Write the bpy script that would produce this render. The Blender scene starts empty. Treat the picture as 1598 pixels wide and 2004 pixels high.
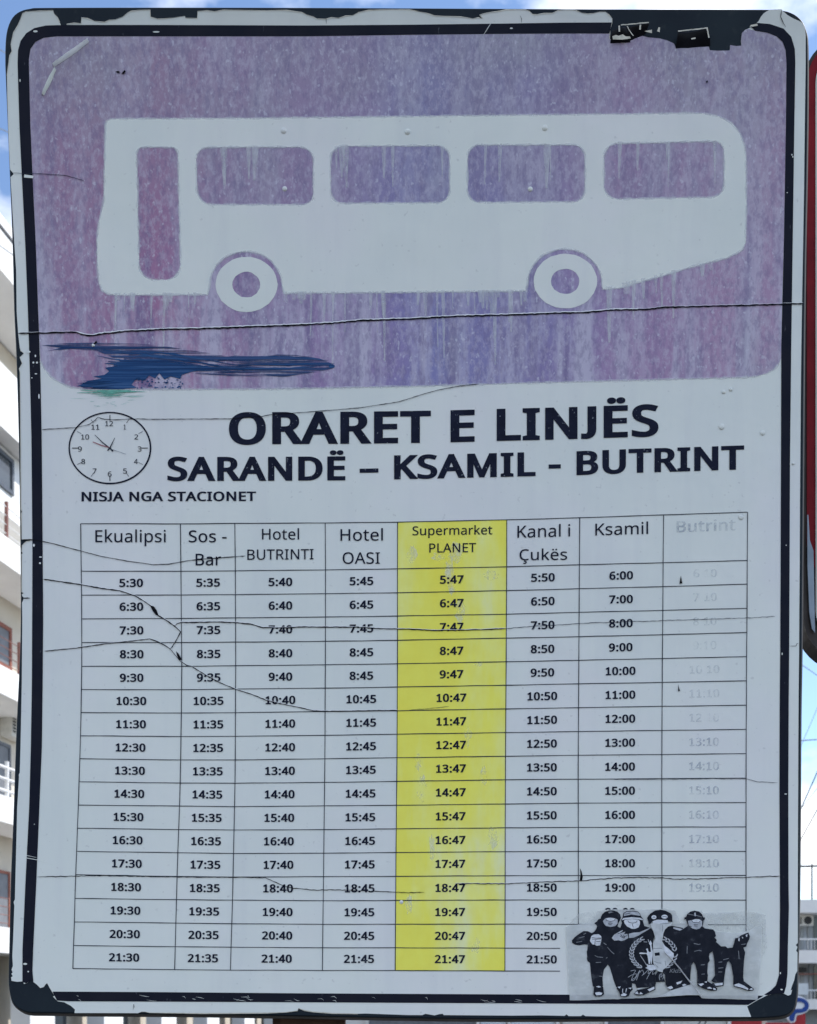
import bpy, math, random
import numpy as np
from mathutils import Vector
from mathutils.geometry import delaunay_2d_cdt
random.seed(7)
scene = bpy.context.scene
C = scene.collection
R = math.radians

# ------------------------------------------------------------------ camera
CX, HY, F, DIST, EYE = 799.0, 1950.0, 2400.0, 1.2, 1.6
cam_data = bpy.data.cameras.new('camera')
cam = bpy.data.objects.new('camera', cam_data); C.objects.link(cam)
cam.location = (0, 0, EYE); cam.rotation_euler = (R(90), 0, 0)
cam_data.sensor_fit = 'HORIZONTAL'; cam_data.sensor_width = 36
cam_data.lens = 36 * F / 1598.0
cam_data.shift_x = 0.0; cam_data.shift_y = (HY - 1002.0) / 1598.0
cam_data.clip_start = 0.05; cam_data.clip_end = 3000
cam_data.dof.use_dof = True; cam_data.dof.focus_distance = 1.19; cam_data.dof.aperture_fstop = 27
scene.camera = cam

# ------------------------------------------------------------------ sky, sun, exposure
SUN_EL, SUN_AZ = 50.0, 76.0          # azimuth: degrees clockwise from +Y (ahead of the camera)
world = bpy.data.worlds.new('World'); scene.world = world; world.use_nodes = True
wt = world.node_tree; wt.nodes.clear()
def wn(t, **k):
    n = wt.nodes.new(t)
    for a, b in k.items(): setattr(n, a, b)
    return n
sky = wn('ShaderNodeTexSky', sky_type='NISHITA', sun_disc=False)
sky.sun_elevation = R(SUN_EL); sky.sun_rotation = R(SUN_AZ)
sky.air_density = 0.9; sky.dust_density = 0.2; sky.ozone_density = 2.5
tc = wn('ShaderNodeTexCoord'); mp = wn('ShaderNodeMapping'); mp.inputs['Scale'].default_value = (1, 1, 1.9)
mp.inputs['Location'].default_value = (3.1, 1.2, 0.6)
nz = wn('ShaderNodeTexNoise'); nz.inputs['Scale'].default_value = 4.2; nz.inputs['Detail'].default_value = 7; nz.inputs['Roughness'].default_value = 0.55
rp = wn('ShaderNodeValToRGB'); rp.color_ramp.elements[0].position = 0.47; rp.color_ramp.elements[1].position = 0.64
mx = wn('ShaderNodeMix', data_type='RGBA')
mx.inputs[7].default_value = (8.0, 8.1, 8.4, 1)
bgd = wn('ShaderNodeBackground'); bgd.inputs['Strength'].default_value = 0.1
ow = wn('ShaderNodeOutputWorld')
L = wt.links.new
L(tc.outputs['Generated'], mp.inputs['Vector']); L(mp.outputs['Vector'], nz.inputs['Vector'])
L(nz.outputs['Fac'], rp.inputs['Fac']); L(rp.outputs['Color'], mx.inputs[0])
L(sky.outputs['Color'], mx.inputs[6]); L(mx.outputs[2], bgd.inputs['Color']); L(bgd.outputs['Background'], ow.inputs['Surface'])

sd = bpy.data.lights.new('sun', 'SUN'); sd.energy = 2.0; sd.angle = R(0.5); sd.color = (1, 0.95, 0.87)
sun = bpy.data.objects.new('sun', sd); C.objects.link(sun)
sv = Vector((math.sin(R(SUN_AZ)) * math.cos(R(SUN_EL)), math.cos(R(SUN_AZ)) * math.cos(R(SUN_EL)), math.sin(R(SUN_EL))))
sun.rotation_euler = sv.to_track_quat('Z', 'Y').to_euler()
sun.location = (8, 6, 12)

vs = scene.view_settings
scene.display_settings.display_device = 'sRGB'
vs.view_transform = 'Standard'; vs.look = 'None'; vs.exposure = 1.27; vs.gamma = 1.0; vs.use_curve_mapping = False
scene.render.engine = 'CYCLES'
scene.cycles.max_bounces = 8; scene.cycles.transparent_max_bounces = 12

# ------------------------------------------------------------------ materials
class NT:
    def __init__(s, name):
        s.m = bpy.data.materials.new(name); s.m.use_nodes = True
        s.t = s.m.node_tree; s.p = s.t.nodes['Principled BSDF']
        s.tc = s.t.nodes.new('ShaderNodeTexCoord')
    def n(s, t, **k):
        x = s.t.nodes.new(t)
        for a, b in k.items(): setattr(x, a, b)
        return x
    def l(s, a, b): s.t.links.new(a, b)
    def coords(s, scale=(1, 1, 1), loc=(0, 0, 0)):
        m = s.n('ShaderNodeMapping'); m.inputs['Scale'].default_value = scale; m.inputs['Location'].default_value = loc
        s.l(s.tc.outputs['Object'], m.inputs['Vector']); return m.outputs['Vector']
    def noise(s, sc, scale=(1, 1, 1), detail=4, rough=.55, loc=(0, 0, 0)):
        x = s.n('ShaderNodeTexNoise'); x.inputs['Scale'].default_value = sc; x.inputs['Detail'].default_value = detail
        x.inputs['Roughness'].default_value = rough; s.l(s.coords(scale, loc), x.inputs['Vector']); return x.outputs['Fac']
    def ramp(s, fac, stops):
        r = s.n('ShaderNodeValToRGB'); e = r.color_ramp.elements
        while len(e) > 1: e.remove(e[-1])
        e[0].position = stops[0][0]; e[0].color = col(stops[0][1])
        for p, c in stops[1:]:
            q = e.new(p); q.color = col(c)
        s.l(fac, r.inputs['Fac']); return r.outputs['Color']
    def mix(s, fac, a, b, mode='MIX'):
        x = s.n('ShaderNodeMix', data_type='RGBA', blend_type=mode)
        for v, i in ((fac, 0), (a, 6), (b, 7)):
            if hasattr(v, 'is_output'): s.l(v, x.inputs[i])
            else: x.inputs[i].default_value = v if i == 0 else col(v)
        return x.outputs[2]
    def out(s, c, rough=.5, spec=.5, metal=0.0):
        if hasattr(c, 'is_output'): s.l(c, s.p.inputs['Base Color'])
        else: s.p.inputs['Base Color'].default_value = col(c)
        if hasattr(rough, 'is_output'): s.l(rough, s.p.inputs['Roughness'])
        else: s.p.inputs['Roughness'].default_value = rough
        s.p.inputs['Specular IOR Level'].default_value = spec; s.p.inputs['Metallic'].default_value = metal
        return s.m
    def bump(s, fac, strength, dist=.001):
        b = s.n('ShaderNodeBump'); b.inputs['Strength'].default_value = strength; b.inputs['Distance'].default_value = dist
        s.l(fac, b.inputs['Height']); s.l(b.outputs['Normal'], s.p.inputs['Normal'])
def col(c):
    if isinstance(c, (int, float)): return (c, c, c, 1)
    return (c[0], c[1], c[2], 1) if len(c) == 3 else tuple(c)
def plain(name, c, rough=.5, spec=.4, vary=.12, sc=60, metal=0):
    t = NT(name); f = t.noise(sc)
    a = tuple(x * (1 - vary) for x in col(c)[:3]); b = tuple(min(1, x * (1 + vary)) for x in col(c)[:3])
    return t.out(t.ramp(f, [(.3, a), (.7, b)]), rough, spec, metal)

M = {}
# white vinyl: faint blotches, grime specks, slightly wavy gloss
t = NT('white_vinyl')
base = t.ramp(t.noise(5, detail=6), [(.3, (.735, .755, .69)), (.5, (.775, .78, .715)), (.62, (.785, .765, .73)), (.75, (.80, .785, .72))])
dirt = t.ramp(t.noise(220, detail=2, rough=.4), [(.0, 0), (.70, 0), (.78, 1)])
c = t.mix(t.mix(.35, 0, dirt), base, (.42, .40, .38))
grime = t.ramp(t.noise(14, (1, 1, .35), 6, .65), [(.42, 0), (.8, 1)])
c = t.mix(t.mix(.30, 0, grime), c, (.57, .60, .61))
runs = t.ramp(t.noise(42, (1, 1, .05), 4, .6, (4, 0, 2)), [(.52, 0), (.75, 1)])
c = t.mix(t.mix(.22, 0, runs), c, (.60, .59, .60))
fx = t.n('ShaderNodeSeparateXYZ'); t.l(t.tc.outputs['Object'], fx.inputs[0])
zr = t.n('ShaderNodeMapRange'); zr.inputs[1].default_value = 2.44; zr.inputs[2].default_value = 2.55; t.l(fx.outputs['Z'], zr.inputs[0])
c = t.mix(t.mix(1, t.ramp(zr.outputs[0], [(0, 0), (1, .75)]), t.ramp(t.noise(20, detail=6), [(.25, .5), (.65, 1)]), 'MULTIPLY'), c, (.50, .50, .45))  # shade toward the top painted into the colour, mottled with grime
t.bump(t.noise(7, detail=4), .35, .012)
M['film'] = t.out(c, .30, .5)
M['film_edge'] = plain('torn_vinyl_edge', (.66, .62, .52), .7, .2, .2, 200)
# sun-faded purple print
t = NT('faded_purple_print')
sx = t.n('ShaderNodeSeparateXYZ'); t.l(t.tc.outputs['Object'], sx.inputs[0])
def mr(v, a, b, nt):
    m = nt.n('ShaderNodeMapRange'); m.inputs[1].default_value = a; m.inputs[2].default_value = b; nt.l(v, m.inputs[0]); return m.outputs[0]
wob = t.noise(6, detail=5)
ad = t.n('ShaderNodeMath', operation='MULTIPLY_ADD'); t.l(wob, ad.inputs[0]); ad.inputs[1].default_value = .22; t.l(sx.outputs['X'], ad.inputs[2])
hue = t.ramp(mr(ad.outputs[0], -.30, .52, t), [(0, (.385, .27, .385)), (.10, (.39, .22, .35)), (.19, (.40, .185, .32)), (.30, (.375, .245, .40)), (.42, (.335, .23, .42)), (.50, (.245, .23, .46)), (.60, (.265, .23, .435)), (.72, (.375, .25, .42)), (.88, (.43, .275, .415)), (1, (.45, .30, .43))])
streak = t.ramp(t.noise(38, (1, 1, .06), 4, .6), [(.46, 0), (.62, 1)])
low = t.ramp(mr(sx.outputs['Z'], 2.10, 2.36, t), [(0, 1), (.55, .85), (1, .5)])
c = t.mix(t.mix(1, (0, 0, 0), t.mix(1, streak, low, 'MULTIPLY')), hue, (.56, .51, .62))
streak2 = t.ramp(t.noise(56, (1, 1, .08), 4, .6, (5, 2, 1)), [(.34, 1), (.48, 0)])
c = t.mix(t.mix(.85, (0, 0, 0), t.mix(1, streak2, low, 'MULTIPLY')), c, (.19, .145, .29))
vert = t.ramp(mr(sx.outputs['Z'], 2.15, 2.56, t), [(0, 0), (.4, .1), (.7, .6), (1, 1)])
c = t.mix(t.mix(vert, 0, t.ramp(t.noise(11, detail=6), [(.3, .35), (.65, 1)])), c, (.335, .31, .37))
patch = t.ramp(t.noise(8, (1, 1, .5), 6, .65, (2, 7, 4)), [(.50, 0), (.68, 1)])
c = t.mix(t.mix(.6, 0, patch), c, (.43, .43, .48))
grain = t.ramp(t.noise(230, (1, 1, .55), 3, .75), [(.46, 0), (.62, 1)])
c = t.mix(t.mix(.45, 0, grain), c, (.56, .51, .61))
dk = t.ramp(t.noise(190, (1, 1, .45), 3, .75, (3, 1, 2)), [(.38, 1), (.52, 0)])
c = t.mix(t.mix(.42, 0, dk), c, (.19, .15, .28))
fl = t.ramp(t.noise(280, (1, 1, .7), 2, .4, (9, 1, 4)), [(.66, 0), (.72, 1)])
c = t.mix(t.mix(.45, 0, fl), c, (.68, .66, .74))
t.bump(t.noise(140, detail=3), .15, .001)
M['purple'] = t.out(c, .45, .25)
# faded yellow column
t = NT('faded_yellow_print')
f = t.noise(16, (1, 1, .28), 6, .6)
c = t.ramp(f, [(.34, (.95, .84, .09)), (.50, (.95, .88, .13)), (.60, (.93, .90, .26)), (.74, (.86, .87, .56))])
c = t.mix(t.mix(.25, 0, t.ramp(t.noise(60, detail=3), [(.4, 0), (.7, 1)])), c, (.84, .72, .07))
M['yellow'] = t.out(c, .42, .25)
t = NT('half_faded_print'); t.out((.76, .77, .79), .35, .4)
t.l(t.ramp(t.noise(160, (1, 1, .35), 4, .7), [(.30, .15), (.70, .60)]), t.p.inputs['Alpha']); M['fade'] = t.m
t = NT('worn_yellow'); t.out((.86, .86, .60), .4, .3)
t.l(t.ramp(t.noise(110, (1, 1, .5), 5, .75), [(.42, 0), (.66, .75)]), t.p.inputs['Alpha']); M['worn'] = t.m
t = NT('navy_black_ink')
c = t.ramp(t.noise(90), [(.3, (.007, .009, .022)), (.7, (.013, .016, .036))]); c = t.mix(t.mix(.8, 0, t.ramp(t.noise(420, detail=2), [(.68, 0), (.74, 1)])), c, (.25, .27, .30))
M['ink'] = t.out(c, .55, .08)
M['ink_grey'] = plain('grey_black_ink', (.028, .034, .05), .5, .1, .3, 300)
M['ink_light'] = plain('faded_ink', (.22, .24, .28), .5, .3, .25, 300)
t = NT('ghost_ink')
t.out((.40, .44, .50), .45, .2); t.l(t.ramp(t.noise(90, detail=4, rough=.7), [(.36, .10), (.66, .62)]), t.p.inputs['Alpha']); M['ghost'] = t.m
t = NT('bleached_ink'); t.out((.40, .44, .50), .45, .2); t.l(t.ramp(t.noise(110, detail=4, rough=.7), [(.40, .03), (.70, .42)]), t.p.inputs['Alpha']); M['ghost2'] = t.m
M['red_ink'] = plain('red_ink', (.35, .10, .12), .5)
# border band ink with scuffs
t = NT('black_border_ink')
c = t.ramp(t.noise(30, detail=5), [(.35, (.005, .007, .017)), (.7, (.012, .012, .021))])
sc = t.ramp(t.noise(260, (1, 1, .3), 2, .5), [(.72, 0), (.80, 1)])
c = t.mix(t.mix(.35, 0, sc), c, (.22, .23, .26))
M['band'] = t.out(c, .5, .1)
# bare painted metal under the torn film
t = NT('dark_panel_paint')
c = t.ramp(t.noise(12, detail=6), [(.3, (.007, .012, .020)), (.7, (.014, .023, .030))])
c = t.mix(t.mix(.3, 0, t.ramp(t.noise(90, detail=4), [(.6, 0), (.75, 1)])), c, (.05, .055, .055))
M['panel'] = t.out(c, .5, .14)
M['rim'] = plain('worn_rim_metal', (.055, .048, .044), .5, .4, .35, 40)
M['black'] = plain('black_gap', (.005, .005, .008), .6, .08)
M['flap'] = plain('black_film_underside', (.006, .006, .009), .4, .15, .4, 120)
t = NT('blue_paint')
bristle = t.noise(520, (.02, 1, 1), 3, .6)
c = t.ramp(bristle, [(.36, (.008, .040, .13)), (.52, (.014, .070, .20)), (.62, (.05, .12, .27))])
M['bluepaint'] = t.out(c, .5, .15)
t = NT('dry_brushed_blue')
c = t.ramp(t.noise(480, (.02, 1, 1), 3, .6), [(.36, (.010, .038, .125)), (.60, (.045, .09, .22))]); t.out(c, .5, .15)
t.l(t.ramp(t.noise(420, (.016, 1, 1), 4, .65, (1, 5, 3)), [(.43, 1), (.52, .75), (.57, .05)]), t.p.inputs['Alpha']); M['drybrush'] = t.m
M['greenpaint'] = plain('pale_green_smear', (.15, .43, .33), .5, .3, .2, 200)
M['edge_highlight'] = plain('painted_edge_highlight', (.90, .89, .90), .5, .3, .04, 80)
M['tape'] = plain('lifted_tape', (.80, .80, .82), .35, .5, .1, 80)
M['steel'] = plain('galvanised_steel', (.42, .43, .44), .45, .5, .15, 30, .6)
M['rust'] = plain('rusty_bracket', (.10, .055, .04), .75, .2, .4, 60)

# ------------------------------------------------------------------ object helpers
def tag(o, label=None, cat=None, group=None, kind=None):
    if label: o['label'] = label
    if cat: o['category'] = cat
    if group: o['group'] = group
    if kind: o['kind'] = kind
    return o
def empty(name, loc, label, cat, group=None):
    o = bpy.data.objects.new(name, None); C.objects.link(o); o.location = loc; o.empty_display_size = .1
    return tag(o, label, cat, group)
class MB:
    def __init__(s): s.v = []; s.f = []; s.smooth = False
    def add(s, vs_, fs):
        b = len(s.v); s.v += [tuple(v) for v in vs_]; s.f += [tuple(i + b for i in f) for f in fs]; return s
    def box(s, a, b):
        (x0, y0, z0), (x1, y1, z1) = a, b
        v = [(x0, y0, z0), (x1, y0, z0), (x1, y1, z0), (x0, y1, z0), (x0, y0, z1), (x1, y0, z1), (x1, y1, z1), (x0, y1, z1)]
        return s.add(v, [(0, 3, 2, 1), (4, 5, 6, 7), (0, 1, 5, 4), (1, 2, 6, 5), (2, 3, 7, 6), (3, 0, 4, 7)])
    def tube(s, pts, r, n=8):
        pts = [Vector(p) for p in pts]; vs_, fs = [], []
        for i, p in enumerate(pts):
            d = (pts[min(i + 1, len(pts) - 1)] - pts[max(i - 1, 0)]).normalized()
            u = d.cross(Vector((0, 0, 1))) if abs(d.z) < .95 else d.cross(Vector((1, 0, 0)))
            u.normalize(); w = d.cross(u)
            for k in range(n):
                a = 2 * math.pi * k / n; vs_.append(p + u * math.cos(a) * r + w * math.sin(a) * r)
        for i in range(len(pts) - 1):
            for k in range(n):
                fs.append((i * n + k, i * n + (k + 1) % n, (i + 1) * n + (k + 1) % n, (i + 1) * n + k))
        fs.append(tuple(range(n))[::-1]); fs.append(tuple((len(pts) - 1) * n + k for k in range(n)))
        return s.add(vs_, fs)
    def build(s, name, mat, parent=None, label=None, kind=None):
        me = bpy.data.meshes.new(name); me.from_pydata(s.v, [], s.f); me.update()
        me.materials.append(M[mat] if isinstance(mat, str) else mat)
        if s.smooth:
            for p in me.polygons: p.use_smooth = True
        o = bpy.data.objects.new(name, me); C.objects.link(o)
        if parent:
            o.parent = parent; o.matrix_parent_inverse = Matrix_inv(parent)
        return tag(o, label, kind=kind)
from mathutils import Matrix
def Matrix_inv(p):
    return Matrix.Translation(-Vector(p.location)) if p.type == 'EMPTY' else Matrix.Identity(4)

# the sign face: a plate bent a little about a horizontal line (its top and bottom lean forward)
def P(px, py, h=0.0):
    r = .031 * ((1200 - py) / 1100) ** 2 if py < 1200 else .012 * ((py - 1200) / 700) ** 2
    d = DIST * (1 - r)
    return ((px - CX) / F * d, d - h, EYE + (HY - py) / F * d)

def wind(pts, ring):
    a = np.asarray(ring, float); b = np.roll(a, -1, 0); w = np.zeros(len(pts), int)
    x, y = pts[:, 0], pts[:, 1]
    for (x0, y0), (x1, y1) in zip(a, b):
        if y0 == y1: continue
        cr = (x1 - x0) * (y - y0) - (x - x0) * (y1 - y0)
        w += ((y0 <= y) & (y1 > y) & (cr > 0)).astype(int) - ((y0 > y) & (y1 <= y) & (cr < 0)).astype(int)
    return w
def fill(rings, step=None, nonzero=False):
    vs_, es = [], []
    for r in rings:
        q = []
        for i, p in enumerate(r):
            n = r[(i + 1) % len(r)]; L_ = math.hypot(n[0] - p[0], n[1] - p[1])
            if L_ < 1e-6: continue
            k = max(1, int(math.ceil(L_ / step))) if step else 1
            for j in range(k): q.append((p[0] + (n[0] - p[0]) * j / k, p[1] + (n[1] - p[1]) * j / k))
        b = len(vs_); vs_ += q; es += [(b + i, b + (i + 1) % len(q)) for i in range(len(q))]
    if step:
        xs = [p[0] for p in vs_]; ys = [p[1] for p in vs_]
        gx = np.arange(min(xs) + step * .5, max(xs), step); gy = np.arange(min(ys) + step * .5, max(ys), step)
        vs_ = vs_ + [(float(x) + (step * .25 if j % 2 else 0), float(y)) for j, y in enumerate(gy) for x in gx]
    o = delaunay_2d_cdt([Vector(p) for p in vs_], es, [], 0, 1e-5, True)
    v = [tuple(p) for p in o[0]]; f = o[2]
    if not f: return [], []
    cen = np.array([[sum(v[i][0] for i in t_) / 3, sum(v[i][1] for i in t_) / 3] for t_ in f])
    if nonzero:
        w = sum(wind(cen, r) for r in rings); keep = w != 0
    else:
        w = sum(np.abs(wind(cen, r)) % 2 for r in rings); keep = (w % 2) == 1
    f = [t_ for t_, k in zip(f, keep) if k]
    used = sorted({i for t_ in f for i in t_}); ix = {i: j for j, i in enumerate(used)}
    return [v[i] for i in used], [tuple(ix[i] for i in t_) for t_ in f]
def face_cam(v2, f):   # orient triangles of a pixel-space fill so that they face the viewer
    out = []
    for a, b, c_ in f:
        s = (v2[b][0] - v2[a][0]) * (v2[c_][1] - v2[a][1]) - (v2[b][1] - v2[a][1]) * (v2[c_][0] - v2[a][0])
        out.append((a, c_, b) if s > 0 else (a, b, c_))
    return out
def sheet(mb, rings, h, step=45, nonzero=False, skirt=None):
    v, f = fill(rings, step, nonzero)
    mb.add([P(x, y, h) for x, y in v], face_cam(v, f))
    if skirt is not None:
        for r in rings:
            n = len(r); mb.add([P(x, y, h) for x, y in r] + [P(x, y, skirt) for x, y in r], [(i, (i + 1) % n, n + (i + 1) % n, n + i) for i in range(n)])
    return mb
def ribbon_poly(pts, w):
    """left and right edges of a line of given width(s) in pixel space"""
    n = len(pts); ws = w if isinstance(w, (list, tuple)) else [w] * n
    Lf, Rt = [], []
    for i in range(n):
        a = pts[max(i - 1, 0)]; b = pts[min(i + 1, n - 1)]
        dx, dy = b[0] - a[0], b[1] - a[1]; l = math.hypot(dx, dy) or 1
        nx, ny = -dy / l, dx / l
        Lf.append((pts[i][0] + nx * ws[i] / 2, pts[i][1] + ny * ws[i] / 2)); Rt.append((pts[i][0] - nx * ws[i] / 2, pts[i][1] - ny * ws[i] / 2))
    return Lf, Rt
def ribbon(mb, pts, w, h):
    Lf, Rt = ribbon_poly(pts, w); n = len(pts)
    hs = h if isinstance(h, (list, tuple)) else (h, h)
    vs_ = [P(x, y, hs[0]) for x, y in Lf] + [P(x, y, hs[1]) for x, y in Rt]
    mb.add(vs_, [(i, n + i, n + i + 1, i + 1) for i in range(n - 1)]); return mb
def dense(pts, step, jit=0.0, rnd=random):
    out = []
    for a, b in zip(pts[:-1], pts[1:]):
        k = max(1, int(math.hypot(b[0] - a[0], b[1] - a[1]) / step))
        for j in range(k):
            t_ = j / k; out.append((a[0] + (b[0] - a[0]) * t_ + rnd.uniform(-jit, jit) * .5, a[1] + (b[1] - a[1]) * t_ + rnd.uniform(-jit, jit)))
    return out + [pts[-1]]
def smooth(pts, k=4):  # Catmull-Rom
    out = []; n = len(pts)
    for i in range(n - 1):
        p0, p1, p2, p3 = pts[max(i - 1, 0)], pts[i], pts[i + 1], pts[min(i + 2, n - 1)]
        for j in range(k):
            t_ = j / k
            out.append(tuple(.5 * (2 * p1[d] + (p2[d] - p0[d]) * t_ + (2 * p0[d] - 5 * p1[d] + 4 * p2[d] - p3[d]) * t_ ** 2 + (3 * p1[d] - p0[d] - 3 * p2[d] + p3[d]) * t_ ** 3) for d in (0, 1)))
    return out + [pts[-1]]
def ellipse(cx, cy, rx, ry, n=48, a0=0, a1=360):
    full = abs(a1 - a0) >= 360
    m = n if full else n + 1
    return [(cx + rx * math.cos(R(a0 + (a1 - a0) * i / n)), cy + ry * math.sin(R(a0 + (a1 - a0) * i / n))) for i in range(m)]
def rrect(quad, r, n=8):
    """rounded quad: corners (tl, tr, br, bl), radius per corner"""
    rs = r if isinstance(r, (list, tuple)) else [r] * 4; out = []
    for i in range(4):
        p = Vector(quad[i]); a = (Vector(quad[i - 1]) - p).normalized() * rs[i]; b = (Vector(quad[(i + 1) % 4]) - p).normalized() * rs[i]
        for j in range(n + 1):
            t_ = j / n * math.pi / 2
            q = p + a * (1 - math.sin(t_)) + b * (1 - math.cos(t_)); out.append((q.x, q.y))
    return out

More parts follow.
